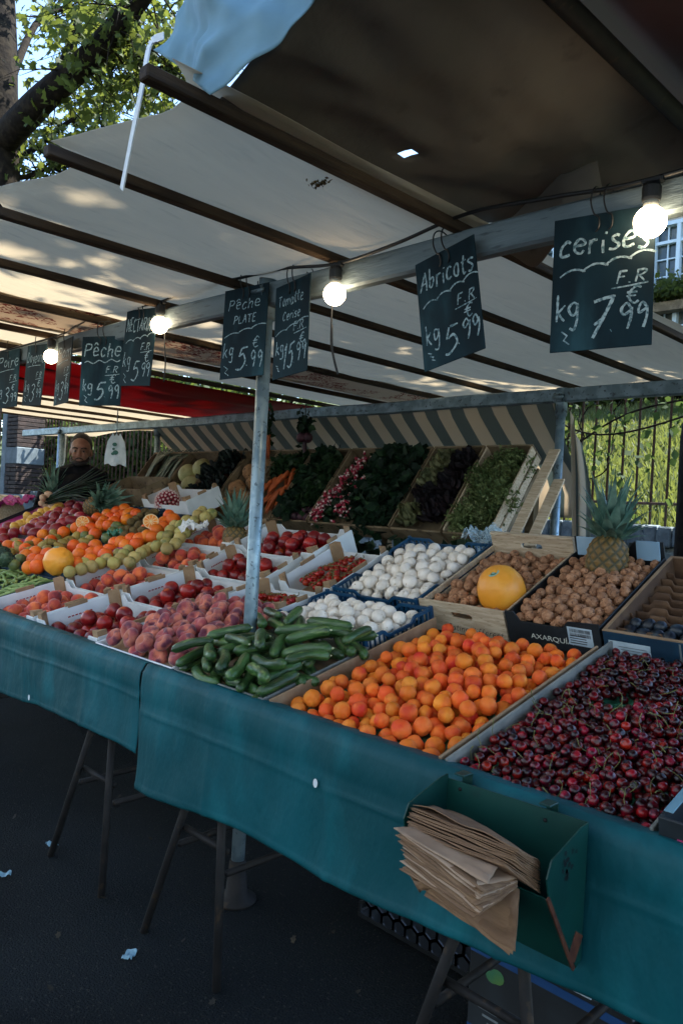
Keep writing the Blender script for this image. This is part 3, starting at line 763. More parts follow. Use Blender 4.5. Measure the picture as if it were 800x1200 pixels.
# ------------------------------------------------------------------ hand lettering
G = {  # strokes in a 0..1 box (x, y), y up; width in first entry
 'P': (.5, [[(.05, 0), (.08, .5), (.1, 1)], [(.08, .95), (.4, .95), (.48, .75), (.35, .52), (.08, .5)]]),
 'p': (.42, [[(.06, -.3), (.08, .2), (.1, .62)], [(.08, .5), (.3, .64), (.42, .4), (.3, .05), (.08, .1)]]),
 'e': (.42, [[(.05, .33), (.36, .38), (.34, .6), (.18, .64), (.05, .4), (.1, .08), (.25, 0), (.4, .1)]]),
 'ê': (.42, [[(.05, .33), (.36, .38), (.34, .6), (.18, .64), (.05, .4), (.1, .08), (.25, 0), (.4, .1)], [(.06, .78), (.2, .95), (.36, .8)]]),
 'c': (.4, [[(.38, .55), (.22, .65), (.06, .4), (.1, .08), (.24, 0), (.4, .1)]]),
 'h': (.42, [[(.08, 1), (.06, .5), (.05, 0)], [(.06, .35), (.2, .6), (.34, .55), (.36, .25), (.38, 0)]]),
 'r': (.34, [[(.06, .62), (.08, .3), (.06, 0)], [(.07, .35), (.16, .58), (.32, .6)]]),
 'i': (.18, [[(.08, .6), (.08, .3), (.1, 0)], [(.1, .8), (.12, .88)]]),
 's': (.36, [[(.34, .58), (.2, .65), (.07, .52), (.2, .35), (.32, .2), (.2, 0), (.04, .06)]]),
 'A': (.5, [[(0, 0), (.2, .6), (.3, 1)], [(.3, 1), (.4, .5), (.48, 0)], [(.1, .4), (.42, .45)]]),
 'b': (.4, [[(.06, 1), (.06, .5), (.06, .02)], [(.06, .4), (.24, .55), (.36, .3), (.24, .02), (.06, .05)]]),
 'o': (.4, [[(.2, .6), (.06, .4), (.1, .08), (.25, 0), (.36, .25), (.3, .55), (.18, .6)]]),
 't': (.32, [[(.16, .95), (.14, .4), (.2, .02), (.3, .06)], [(.0, .62), (.3, .66)]]),
 'T': (.5, [[(.0, .95), (.5, 1.0)], [(.26, .98), (.24, .5), (.26, 0)]]),
 'm': (.6, [[(.05, .6), (.05, .3), (.04, 0)], [(.05, .4), (.18, .6), (.28, .5), (.28, 0)], [(.28, .4), (.42, .6), (.53, .5), (.55, 0)]]),
 'a': (.42, [[(.36, .55), (.2, .62), (.05, .35), (.12, .02), (.28, .1), (.36, .55)], [(.36, .55), (.36, .2), (.42, 0)]]),
 'C': (.5, [[(.45, .85), (.28, 1), (.08, .7), (.06, .3), (.2, .02), (.45, .12)]]),
 'n': (.42, [[(.05, .6), (.06, .3), (.05, 0)], [(.06, .35), (.2, .6), (.34, .5), (.36, 0)]]),
 'N': (.52, [[(.05, 0), (.06, .5), (.06, 1)], [(.06, 1), (.26, .5), (.46, 0)], [(.46, 0), (.47, .5), (.48, 1)]]),
 'E': (.44, [[(.08, 1), (.06, .5), (.06, 0)], [(.08, 1), (.42, 1)], [(.07, .52), (.34, .54)], [(.06, 0), (.42, .02)]]),
 'L': (.42, [[(.08, 1), (.06, .4), (.06, 0)], [(.06, 0), (.4, .03)]]),
 'R': (.5, [[(.05, 0), (.08, .5), (.1, 1)], [(.08, .95), (.38, .95), (.45, .75), (.3, .52), (.08, .5)], [(.2, .5), (.34, .25), (.48, 0)]]),
 'I': (.2, [[(.1, 1), (.09, .5), (.08, 0)]]),
 'F': (.44, [[(.1, 1), (.07, .5), (.05, 0)], [(.1, .98), (.42, 1)], [(.08, .55), (.34, .56)]]),
 'k': (.38, [[(.1, 1), (.07, .5), (.04, 0)], [(.34, .6), (.08, .3)], [(.12, .33), (.24, .15), (.36, 0)]]),
 'g': (.42, [[(.36, .58), (.18, .64), (.05, .4), (.16, .15), (.34, .3), (.37, .6)], [(.37, .6), (.36, 0), (.28, -.35), (.06, -.3)]]),
 'D': (.5, [[(.08, 1), (.06, .5), (.05, 0)], [(.08, 1), (.38, .85), (.46, .5), (.34, .1), (.05, 0)]]),
 'y': (.4, [[(.05, .6), (.1, .3), (.24, .2)], [(.38, .6), (.28, .1), (.1, -.35)]]),
 'd': (.42, [[(.36, 1), (.35, .5), (.38, 0)], [(.35, .5), (.18, .6), (.05, .3), (.15, .02), (.35, .15)]]),
 'f': (.34, [[(.34, .9), (.22, 1), (.14, .7), (.12, .3), (.06, -.25)], [(.02, .55), (.3, .58)]]),
 'l': (.2, [[(.12, 1), (.08, .4), (.14, 0)]]),
 '.': (.18, [[(.06, .04), (.1, .08)]]), '-': (.3, [[(.04, .3), (.26, .32)]]), ' ': (.28, []),
 '1': (.26, [[(.02, .75), (.16, 1)], [(.16, 1), (.15, .5), (.14, 0)]]),
 '3': (.42, [[(.06, .9), (.25, 1), (.38, .8), (.2, .55)], [(.2, .55), (.4, .4), (.36, .08), (.18, 0), (.02, .1)]]),
 '5': (.46, [[(.44, 1), (.14, .97)], [(.14, .97), (.08, .58)], [(.08, .58), (.3, .66), (.42, .35), (.26, .02), (.02, .05)]]),
 '7': (.48, [[(.04, .92), (.25, .96), (.48, .98)], [(.48, .98), (.3, .5), (.16, 0)], [(.12, .3), (.26, .42)]]),
 '9': (.42, [[(.36, .75), (.2, .95), (.06, .75), (.16, .52), (.36, .7)], [(.37, .8), (.36, .4), (.3, 0)]]),
 '€': (.46, [[(.42, .9), (.26, 1), (.12, .7), (.14, .25), (.28, 0), (.44, .1)], [(.0, .62), (.34, .66)], [(.0, .4), (.32, .44)]]),
 'q': (.4, [[(.35, .6), (.15, .6), (.08, .3), (.2, .1), (.35, .3)], [(.35, .6), (.34, -.3)]]),
}
def write(mb, text, x, y, h, w, slant=.08, gap=.1, wide=1.0, fit=None, jit=.035, wobble=0):
    """strokes on the plane y=0 facing -Y; (x, z) are the text's lower left, h its height"""
    adv = sum(G[c][0]+gap for c in text)-gap
    k = wide if fit is None else fit/(adv*h)
    cx = x
    for n_, c in enumerate(text):
        wd, st = G[c]; dy = wobble*h*math.sin(n_*1.7)
        for s in st:
            pts = [(cx+(a+slant*b+rnd.uniform(-jit, jit))*h*k, 0, y+dy+(b+rnd.uniform(-jit, jit))*h) for a, b in s]
            mb.strip(catmull(pts, 5), w, (0, -1, 0))
        cx += (wd+gap)*h*k
def arcs(mb, x0, y0, x1, y1, n, h, w):
    for i in range(n):
        a = i/n; b = (i+1.15)/n
        p = [(x0+(x1-x0)*(a+(b-a)*t), 0, y0+(y1-y0)*(a+(b-a)*t)+h*math.sin(PI*(.12+.8*t))) for t in np.linspace(0, 1, 8)]
        mb.strip([Vector(q) for q in p], w, (0, -1, 0))
def wave(mb, x0, y0, x1, y1, n, h, w):
    p = [Vector((x0+(x1-x0)*t, 0, y0+(y1-y0)*t+h*math.sin(2*PI*n*t))) for t in np.linspace(0, 1, 10*n)]
    mb.strip(p, w, (0, -1, 0))
def zig(mb, x, y, w_, h, n, w):
    p = [Vector((x+w_*(i % 2)+.003*i, 0, y-h*i/n)) for i in range(n+1)]
    mb.strip(p, w, (0, -1, 0))

def sign(px, py, W, H, yaw, roll, label, draw, hooks=2):
    """px, py: pixel of the middle of the board's top edge"""
    top = at(px, py, 1.697)
    t = thing('price_board', label, 'price sign', tuple(top), (0, 0, 0), 'chalk price boards hanging from the front beam')
    t.rotation_euler = Euler((math.radians(-2), math.radians(-roll), math.radians(yaw)), 'YXZ')
    mb = MB(); mb.box((0, .002, -H/2), (W, .004, H), bev=.001); mb.build('board', M['board'], t)
    mb = MB(); draw(mb, W, H); mb.build('chalk_writing', M['chalk'], t)
    for k in range(hooks):
        x = (-.012 if hooks > 1 else 0)+.03*k-.01; z1 = .075
        mb = MB(); pts = [(x, .004, -.045), (x+.012, -.004, -.035), (x+.012, -.006, -.012), (x, -.004, .0), (x-.008, -.004, .03), (x-.004, .0, z1-.015), (x, .02, z1), (x, .05, z1-.002), (x, .075, z1-.02), (x, .078, z1-.06)]
        mb.tube(catmull(pts, 4), .0022, 6); mb.build('hook', M['wire'], t, True)
    return t
def L1(word, price, kg=True, ws=.0065, boost=1.08, second=None, upper=False, style=0):
    ws = ws*boost
    def f(mb, W, H):
        l = -W/2; q = lambda a=.018: rnd.uniform(-a, a)
        if second:
            write(mb, word, l+.10*W, -.24*H, .115*H, ws*.75, fit=.72*W, wobble=.06)
            write(mb, second, l+.25*W, -.40*H, .09*H, ws*.75, fit=.5*W)
            arcs(mb, l+.06*W, -.55*H, l+.95*W, -.46*H, 3, .035*H, ws*.7)
        else:
            write(mb, word, l+.06*W, -.29*H, (.19 if len(word) < 6 else .17)*H, ws, fit=.88*W, wobble=.06)
            if style == 0: arcs(mb, l+.08*W, -.46*H, l+.98*W, -.36*H, 3 if len(word) < 7 else 4, .05*H, ws*.8)
            elif style == 1: wave(mb, l+.08*W, -.38*H, l+.95*W, -.35*H, 3, .02*H, ws*.8)
            else: mb.strip([Vector((l+.12*W, 0, -.36*H)), Vector((l+.5*W, 0, -.34*H)), Vector((l+.8*W, 0, -.34*H))], ws*.7, (0, -1, 0))
        if second is None or style == 2:
            write(mb, 'F.R', l+(.62+q(.05))*W, (-.53+q())*H, .09*H, ws*.7, fit=.28*W)
            mb.strip([Vector((l+.6*W, 0, -.57*H)), Vector((l+.78*W, 0, -.562*H)), Vector((l+.95*W, 0, -.55*H))], ws*.6, (0, -1, 0))
        write(mb, 'kg', l+(.06+q())*W, (-.77+q(.03))*H, (.17+q(.025))*H, ws*.85, fit=.24*W, slant=.0)
        zig(mb, l+(.1+q())*W, (-.84+q())*H, (.06+q(.03))*W, (.10+q(.03))*H, rnd.choice((3, 4, 5)), ws*.7)
        a, b = price.split('.')
        write(mb, a, l+(.36 if len(a) < 2 else .3)*W, (-.92+q())*H, (.27+q(.035))*H, ws*1.2, fit=(.21 if len(a) < 2 else .28)*W, slant=.15)
        write(mb, '.', l+.60*W, -.88*H, .12*H, ws*1.2)
        write(mb, b, l+.68*W, (-.88+q(.025))*H, (.18+q(.03))*H, ws*.95, fit=.27*W)
        write(mb, '€', l+(.72+q(.03))*W, (-.69+q())*H, (.11+q())*H, ws*.8, fit=.14*W)
    return f
sign(707, 249, .232, .325, 14, 1.5, 'chalk price board for cerises at 7.99, beside the big lit bulb', L1('cerises', '7.99', ws=.0078))
sign(519, 293, .212, .325, -2, 12, 'tilted chalk price board reading Abricots, hanging askew left of the cerises board', L1('Abricots', '5.99'))
sign(343, 329, .20, .325, -6, 4, 'chalk price board for Tomatte Cerise at 15.99, just right of the steel post', L1('Tomatte', '15.99', second='Cerise', ws=.0062, style=2))
sign(289, 336, .222, .33, 7, 1, 'chalk price board for Pêche PLATE, in front of the steel post', L1('Pêche', '5.99', second='PLATE', ws=.0062))
sign(167, 362, .215, .33, 6, -3, 'chalk price board for NECTARINE beside the second lit bulb from the left', L1('NECTARINE', '5.99', ws=.006))
sign(121, 394, .215, .32, 29, 1, 'chalk price board reading Pêche in large letters, squarely facing out', L1('Pêche', '5.99', style=1, ws=.0075))
sign(77, 398, .215, .32, -7, 1, 'chalk price board seen nearly edge-on with the lamp glare on it', L1('Pom', '3.99', style=2), 1)
sign(44, 404, .215, .32, 2, -3, 'chalk price board left of the farthest bulb, with small writing at its top', L1('Doyenne', '3.99', style=2, ws=.0055), 1)
sign(11, 411, .22, .32, 9, 2, 'chalk price board reading Poire at the far left end of the beam', L1('Poire', '3.99', style=2), 1)

# ------------------------------------------------------------------ bulbs on a cable along the beam
BUL = [(761, 260, 'largest lit round bulb, at the right end of the beam by the cerises board'), (392, 345, 'lit round bulb between the tomato board and the apricot board'),
       (187, 381, 'lit round bulb beside the NECTARINE board'), (60, 418, 'lit round bulb at the far left of the beam')]
bp = []
for px, py, lab in BUL:
    c = at(px, py, 1.70); t = thing('light_bulb', lab, 'light bulb', tuple(c), group='lit bulbs on the cable along the beam')
    R = .036
    mb = MB(); mb.ball((0, 0, 0), R, 24, 16); mb.build('globe', M['bulb'], t, True)
    mb = MB(); mb.lathe([(0, .028), (.014, .028), (.017, .034), (.017, .05), (0, .05)], 16); mb.build('collar', M['bulb_collar'], t, True)
    mb = MB(); mb.lathe([(0, .046), (.019, .046), (.021, .052), (.021, .078), (.016, .088), (0, .088)], 16); mb.box((0, .004, .094), (.05, .02, .016), bev=.004); mb.build('socket', M['socket'], t)
    bp.append(c+Vector((0, .006, .1)))
mb = MB(); bp = sorted(bp, key=lambda v: v.x)
pts = [Vector((-5.2, 1.715, 2.23))]
for i, p in enumerate(bp):
    if i:
        q = bp[i-1]
        for s in (.25, .5, .75): pts.append(q.lerp(p, s)+Vector((0, -.012, .028*(1 if s == .5 else .6)+.01*math.sin(i*3+s*9))))
    pts.append(p)
pts += [Vector((-.3, 1.71, 2.25)), Vector((.4, 1.715, 2.24))]
mb.tube(catmull(pts, 6), .0055, 7)
tag(mb.build('lamp_cable', M['wire'], smooth=True), 'black lamp cable running along the front beam', 'cable')
def cord(label, pts, r=.0028, m='wire'):
    mb = MB(); mb.tube(catmull(pts, 6), r, 6); return tag(mb.build('cord', M[m], smooth=True), label, 'cord')
b = at(391, 345, 1.74)
cord('thin looped cord hanging below the bulb beside the tomato board', [b+Vector((0, 0, .1)), b+Vector((-.004, .0, -.03)), at(388, 385, 1.74), at(388, 405, 1.74), at(393, 430, 1.74), at(396, 438, 1.74), at(390, 412, 1.735), at(389, 380, 1.735)])
b = at(193, 400, 1.74)
cord('thin cord dangling below the bulb beside the NECTARINE board', [b+Vector((0, 0, .1)), b, at(194, 425, 1.74), at(192, 448, 1.74)])

# ------------------------------------------------------------------ tables, trestles, cloth
N_F = Vector((0, -math.sin(tilt(0)), math.cos(tilt(0)))); N_B = Vector((0, -math.sin(tilt(9)), math.cos(tilt(9))))
t = thing('display_table', 'sloping wooden stall table under the crates and the green cloth', 'table', (-2.2, 2.1, .8))
for (y0, y1, d) in ((1.47, 2.30, .135), (2.36, 2.86, .15)):
    for k in range(4):
        a = y0+(y1-y0)*k/4; b = y0+(y1-y0)*(k+1)/4-.012; tl = tilt(y0)
        mb = MB(); mb.box((-2.75, (a+b)/2, surf((a+b)/2)-d-.012), (7.3, (b-a)/math.cos(tl), .024), Euler((tl, 0, 0))); part(mb, 'board', M['table_wood'], t)
def trestle(x, spread, label):
    t = thing('trestle', label, 'trestle', (x, 1.9, 0), group='trestles under the stall table')
    for Y, zt in ((1.50, .70), (2.25, .9)):
        for s in (-1, 1):
            foot = Vector((x+s*spread/2, Y-.11 if Y < 2 else Y+.03, 0.0)); top = Vector((x+s*.035, Y, zt))
            mb = MB(); mb.tube([foot, top], .0135, 12); part(mb, 'leg', M['dark_steel'], t, True)
        mb = MB(); z = .36; h = spread/2*(1-z/zt)+.035*z/zt
        mb.tube([(x-h, Y-.03, z), (x+h, Y-.03, z)], .011, 10); part(mb, 'cross_bar', M['dark_steel'], t, True)
    for s in (-1, 1):
        z = .30; h = s*(spread/2*(1-z/.7)+.035*z/.7)
        mb = MB(); mb.tube([(x+h, 1.46, z), (x+h*1.05, 2.26, z+.01)], .011, 10); part(mb, 'side_bar', M['dark_steel'], t, True)
    mb = MB(); mb.bar((x, 1.49, .71), (x, 2.30, .905), .06, .03); part(mb, 'top_rail', M['dark_steel'], t)
f1 = [atz(90, 994, 0), atz(164, 1036, 0)]; f2 = [atz(204, 1078, 0), atz(295, 1141, 0)]
trestle((f1[0].x+f1[1].x)/2, abs(f1[1].x-f1[0].x), 'dark steel trestle under the left cloth, farther from the camera')
trestle((f2[0].x+f2[1].x)/2, abs(f2[1].x-f2[0].x), 'dark steel trestle in the middle beside the foot of the post')
trestle(-.93, .42, 'dark steel trestle in front of the banana boxes at the lower right')
trestle(-4.4, .42, 'dark steel trestle at the far left end of the table')

def skirt(x0, x1, zb, label, seed, name='table_cloth'):
    def prof(u, v):
        x = x0+(x1-x0)*u
        zt = surf(1.44)-.006
        zbot = zb(x)
        if v < .14:                      # lies on the table edge
            k = v/.14; y = 1.60-.16*k; z = surf(1.5)-.008-.05*(1-k)**2
            return (x, y, z)
        k = (v-.14)/.86; z = zt-.012-(zt-.012-zbot)*k
        w = .016*k*(noise.noise((x*3.1+seed, k*1.2, seed))+.6*noise.noise((x*7+seed, k*2, 3)))+.018*k*k*math.sin(x*5.3+seed)*.6
        y = 1.432-.004*math.sin(PI*min(1, k*4))+w-.01*k
        for xc in (-5.1, -4.2, -3.35, -2.75, -1.93, -1.42, -.88, -.35):
            xx = xc+.03*k*math.sin(xc*7); y -= .007*k**.5*math.exp(-abs(x-xx)/.014)
        y -= .004*math.exp(-abs(k-.35-.02*math.sin(x*3))/.012)+.003*math.exp(-abs(k-.965)/.008)
        return (x+.006*noise.noise((x*4, k*3, 9)), y, z)
    mb = MB().grid(prof, int((x1-x0)*90), 60)
    o = link(name, mb.mesh(name, M['skirt'])); md = o.modifiers.new('thickness', 'SOLIDIFY'); md.thickness = .0018
    return tag(o, label, 'table cloth')
skirt(-6.3, -2.372, lambda x: .545-.012*max(0, -2.4-x)-.03*max(0, -3.2-x)+.012*math.sin(x*4), 'teal oilcloth covering the left half of the stall front', 1)
skirt(-2.36, .6, lambda x: .44+.028*(x+2.3)*1.6+.010*math.sin(x*6), 'teal oilcloth covering the right half of the stall front, hanging lower', 4)
p = at(372, 917, 1.424); mb = MB(); mb.lathe([(0, 0), (.008, 0), (.008, .001), (0, .001)], 14)
o = mb.build('paper_spot', M['tape_white'], loc=(p.x, p.y-.008, p.z)); o.rotation_euler = (PI/2, 0, 0); o.scale = (1, 1.5, 1); tag(o, 'small white oval sticker on the right teal cloth', 'sticker')
p = at(37, 817, 1.424); o2 = o.copy(); COL.objects.link(o2); o2.location = (p.x, p.y-.01, p.z); tag(o2, 'small white spot near the lower edge of the left teal cloth', 'sticker')

# dead leaves and bits on the asphalt
DL = [leaf_mesh('dead_leaf', [(0, 0, 0)], .05, dm('dead_leaf', '#231f17', '#2e281b', rough=.9, ns=30, var=.3) if k == 0 else M['dead_leaf'], 300+k, aspect=.5, lobes=True) for k in range(3)]
for k, (px, py) in enumerate(((240, 985), (330, 1052), (120, 1055), (70, 1100), (215, 1105), (345, 1105), (25, 905), (420, 1165), (60, 1160), (250, 1180), (390, 1095), (175, 985), (18, 960), (140, 935))):
    p = atz(px, py, .004); o = link('dead_leaf', DL[k % 3]); o.location = p+Vector((0, 0, .012)); o.rotation_euler = (rnd.uniform(-.3, .3), rnd.uniform(-.3, .3), rnd.uniform(0, 6)); o.scale = (rnd.uniform(.28, .45),)*3
    tag(o, 'small brown dead leaf lying on the dark asphalt', 'dead leaf', 'dead leaves on the asphalt')
# litter
for i, (px, py, lab) in enumerate(((61, 991, 'crumpled pale blue paper scrap near the left trestle'), (5, 1026, 'flat pale scrap of paper at the left edge of the photo'), (152, 1120, 'small pale blue scrap alone in front of the trestles'))):
    p = atz(px, py, 0.004); mb = MB()
    mb.grid(lambda u, v: ((u-.5)*.05, (v-.5)*.034, .003+.016*abs(noise.noise((u*3+i*7, v*3, i)))+.004*math.sin(u*9)), 8, 6)
    o = mb.build('paper_scrap', M['litter'], smooth=False, loc=tuple(p)); o.rotation_euler = (0, 0, i*1.1); tag(o, lab, 'litter', 'paper scraps on the asphalt')

# ------------------------------------------------------------------ crates
def crate_root(name, label, cat, x0, x1, y0, y1, h, group=None, rise=0.0):
    """Empty at the lower front left corner; local x along the stall, y up the slope, z off the slope; the rim lies at z = h"""
    tl = tilt((y0+y1)/2); n = Vector((0, -math.sin(tl), math.cos(tl)))
    loc = Vector((x0, y0, surf(y0)))-n*(h-rise)
    t = thing(name, label, cat, tuple(loc), (tl, 0, 0), group)
    return t, x1-x0, (y1-y0)/math.cos(tl)
def mw(t): return Matrix.Translation(t.location) @ t.rotation_euler.to_matrix().to_4x4()

def flat_box(mb, c, d): mb.box(c, d, None, .0)
def white_box(label, x0, x1, y0, y1, h=.13, dots=False, low_right=False, rise=0.0, redtext=True, group='white cardboard fruit boxes on the slope'):
    t, W, D = crate_root('fruit_box', label, 'fruit box', x0, x1, y0, y1, h, group, rise)
    th = .006
    MB().box((W/2, D/2, .004), (W-.004, D-.004, .008)).build('floor', M['brown_card'], t)
    def wall(a, b, hh, cut):
        """a, b: ends of the wall in local xy; straight sheet with a dip in the middle of its top edge"""
        a = Vector((*a, 0)); b = Vector((*b, 0)); d = (b-a); n = Vector((-d.y, d.x, 0)).normalized()*th
        prof = [(0, hh), (.13, hh), (.17, hh-cut), (.83, hh-cut), (.87, hh), (1, hh)]
        poly = [a+Vector((0, 0, .001))]+[a+d*u+Vector((0, 0, z)) for u, z in prof]+[b+Vector((0, 0, .001))]
        return MB().prism(poly, n*-.5, n*.5)
    wall((0.003, .003), (W-.003, .003), h, .035).build('front_panel', M['white_card'], t)
    wall((0.003, D-.003), (W-.003, D-.003), h, .03).build('back_panel', M['white_card'], t)
    for sx in (0, 1):
        x = .003+sx*(W-.006)
        p = wall((x, .007), (x, D-.007), h+.004, .0).build('side_panel', M['white_card'], t)
        MB().box((x, D/2, h+.012), (.009, D*.24, .02), bev=.002).build('tab', M['brown_card'], p)
        s = 1 if sx == 0 else -1
        if redtext and sx == 0:
            mb = MB()
            for k in range(7): mb.box((x+.0036*1, D*(.37+.045*k), h*.70), (.0008, D*.03, .006))
            mb.build('printed_line', M['ink_red'], p)
        if dots and sx == 1:
            mb = MB(); cols = []; ids = [2, 0, 1, 3, 2, 0, 0, 1, 3, 1]
            for base in (.06, D-.11):
                k = 0
                for (u, v) in ((0, 0.6), (.5, .85), (1, 1.1), (.1, .1), (.5, .35), (1, .6), (.15, -.4), (.55, -.15), (1, .1), (.6, -.65)):
                    c = Vector((x+.0036, base+u*.055, h*.52+v*.033)); n = 14; r0 = .0078
                    mb.mi = ids[k % 10]; k += 1
                    mb.add([c+Vector((0, r0*math.cos(2*PI*i/n), r0*math.sin(2*PI*i/n))) for i in range(n)], [tuple(range(n))])
            mb.build('dot_emblem', [M['ink_red'], M['ink_amber'], M['ink_blue'], M['ink_green']], p)
            mb = MB()
            for k in range(22): mb.box((x+.0038, D*.42+.0055*k, h*.84), (.0006, .0035*(1 if k not in (3, 13) else .3), .005 if k % 4 else .007))
            mb.build('printed_line', M['ink_grey'], p)
    for (cx, cy, sx, sy) in ((.008, .008, 1, 1), (W-.008, .008, -1, 1), (.008, D-.008, 1, -1), (W-.008, D-.008, -1, -1)):
        L = .042
        MB().prism([(cx, cy, .01), (cx+sx*L, cy, .01), (cx, cy+sy*L, .01)] if sx*sy > 0 else [(cx, cy, .01), (cx, cy+sy*L, .01), (cx+sx*L, cy, .01)], (0, 0, 0), (0, 0, h+.016)).build('corner_post', M['brown_card'], t)
    return t, W, D, h

def panel_tray(name, label, cat, x0, x1, y0, y1, h, mo, mi=None, th=.008, bed=None, bedm='brown_card', rise=0.0, hb=None, hf=None):
    t, W, D = crate_root(name, label, cat, x0, x1, y0, y1, h, None, rise)
    MB().box((W/2, D/2, .004), (W-.002, D-.002, .008)).build('floor', M[mi or mo], t)
    for nm, c, d in (('front_panel', (W/2, th/2, (hf or h)/2), (W, th, (hf or h)-.001)), ('back_panel', (W/2, D-th/2, (hb or h)/2), (W, th, (hb or h)-.001)),
                     ('side_panel', (th/2, D/2, h/2), (th, D-2*th-.001, h)), ('side_panel', (W-th/2, D/2, h/2), (th, D-2*th-.001, h))):
        MB().box(c, d, bev=.0015).build(nm, M[mo], t)
    if bed is not None:
        mb = MB(); mb.grid(lambda u, v: (th+.001+u*(W-2*th-.002), th+.001+v*(D-2*th-.002), bed+.006*noise.noise((u*9, v*9, x0))), 24, 24)
        mb.build('lining', M[bedm], t, True)
    return t, W, D, h

# drop packing: every fruit comes to rest on the bed or on its neighbours
def drop(x0, x1, y0, y1, bed, r, n, seed, ztop, mound=0.0, rv=.08, tries=46, zs=1.0):
    g_ = np.random.default_rng(seed); P = np.zeros((0, 4)); out = []; fails = 0
    cx, cy = (x0+x1)/2, (y0+y1)/2
    while len(out) < n and fails < 12:
        rr = r*(1+rv*(2*g_.random()-1))
        X = x0+rr+(x1-x0-2*rr)*g_.random(tries); Y = y0+rr+(y1-y0-2*rr)*g_.random(tries)
        Z = np.full(tries, bed+rr*zs)
        if len(P):
            dx = X[:, None]-P[None, :, 0]; dy = Y[:, None]-P[None, :, 1]; s = (rr+P[None, :, 3])*.97
            q = s*s-dx*dx-dy*dy
            Z = np.maximum(Z, np.where(q > 0, P[None, :, 2]+zs*np.sqrt(np.maximum(q, 0)), -9).max(1))
        lim = ztop+mound*(1-((X-cx)/((x1-x0)/2))**2)*(1-((Y-cy)/((y1-y0)/2))**2)
        k = np.argmin(Z-.6*(lim-ztop)+.15*rr*g_.random(tries))
        if Z[k]+rr*.3 > lim[k]: fails += 1; continue
        fails = 0; out.append((X[k], Y[k], Z[k], rr)); P = np.array(out)
    return out

def put(name, meshes, label, cat, group, pos, matrix, base_r, seed=0, upright=None, children=None, flat=None, lean=0.0):
    """one object per fruit, resting where drop() left it"""
    rr = random.Random(seed); res = []
    for (x, y, z, r) in pos:
        o = bpy.data.objects.new(name, rr.choice(meshes)); COL.objects.link(o)
        if upright: R = Euler((rr.uniform(-upright, upright), rr.uniform(-upright, upright), rr.uniform(0, 2*PI)))
        elif flat: R = Euler((rr.choice((0, PI))*0+rr.uniform(-flat, flat), rr.uniform(-flat, flat), rr.uniform(0, 2*PI)))
        else: R = Euler((rr.uniform(0, 2*PI), rr.uniform(0, 2*PI), rr.uniform(0, 2*PI)))
        m = matrix @ Matrix.Translation((x, y, z)) @ Matrix.Rotation(lean, 4, 'X') @ R.to_matrix().to_4x4() @ Matrix.Scale(r/base_r, 4)
        o.matrix_world = m; tag(o, label, cat, group); res.append(o)
    return res

# ------------------------------------------------------------------ fruit shapes
def fmesh(name, m, fn, r, nu=18, nv=12, seed=0):
    return MB().ball((0, 0, 0), r, nu, nv, fn).mesh(name, m)
def adiff(a): return (a+PI) % (2*PI)-PI
def groove(depth=.05, w=.25, dim=.14, lump=.03, zs=1.0, seed=0, tip=0.0):
    def fn(th, ph):
        k = 1-depth*math.exp(-(adiff(th)/w)**2)*math.sin(ph)
        d = Vector((math.sin(ph)*math.cos(th), math.sin(ph)*math.sin(th), math.cos(ph)))
        k += lump*noise.noise(d*1.7+Vector((seed, 0, 0)))
        k -= dim*math.exp(-(ph/.32)**2)
        k += tip*math.exp(-((PI-ph)/.25)**2)
        return (d.x*k, d.y*k, d.z*k*zs)
    return fn
APR = [fmesh('apricot', M['apricot'], groove(.10, .2, .2, .08, .95, s), .0245, 18, 12) for s in range(7)]
CHE = [fmesh('cherry', M['cherry'], groove(.04, .4, .22, .03, .93, s), .013, 16, 10) for s in range(3)]
PEA = [fmesh('peach', M['peach'], groove(.07, .2, .16, .05, .94, s, .03), .038, 20, 14) for s in range(3)]
NEC = [fmesh('nectarine', M['nectarine'], groove(.06, .2, .15, .04, .96, s, .04), .036, 20, 14) for s in range(3)]
TOM = [fmesh('tomato', M['tomato'], groove(.0, .2, .08, .02, .97, s), .0135, 16, 10) for s in range(2)]
ORA = [fmesh('orange', M['orange'], groove(.0, .2, .05, .03, .97, s), .042, 20, 14) for s in range(3)]
GRN = [fmesh('green_fruit', M['kiwi'], groove(0, .2, .03, .04, 1.25, s), .028, 16, 10) for s in range(2)]
AVO = [fmesh('green_fruit', M['green_fruit'], groove(0, .2, .03, .05, 1.1, s), .034, 16, 10) for s in range(2)]
POM = [fmesh('pomegranate', M['pomegranate'], groove(0, .2, -.12, .05, .95, s), .045, 16, 10) for s in range(2)]
MAN = [fmesh('mango', M['mango'], groove(0, .2, .02, .06, 1.3, s), .043, 16, 12) for s in range(3)]
YMA = [fmesh('yellow_mango', M['yellow_mango'], groove(0, .2, .02, .06, 1.3, s), .036, 16, 12) for s in range(2)]
QUI = [fmesh('quince', M['quince'], groove(.03, .3, .12, .07, 1.02, s, .04), .036, 18, 12) for s in range(3)]
PLU = [fmesh('plum', dm('plum', '#10161f', '#1b2732', rough=.4, ns=20, c3='#33454f', ns3=16, lo3=.56, hi3=.7, var=.2), groove(.06, .2, .1, .03, 1.2, s), .022, 16, 10) for s in range(2)]
def walnutf(s):
    def fn(th, ph):
        d = Vector((math.sin(ph)*math.cos(th), math.sin(ph)*math.sin(th), math.cos(ph)))
        k = 1+.10*noise.noise(d*3.2+Vector((s*5, 0, 0)))+.06*noise.noise(d*8+Vector((0, s*3, 0)))
        k += .07*math.exp(-(adiff(2*th)/.28)**2)*math.sin(ph) - .0
        k += .07*math.exp(-((PI-ph)/.3)**2)
        return (d.x*k, d.y*k, d.z*k*1.12)
    return fn
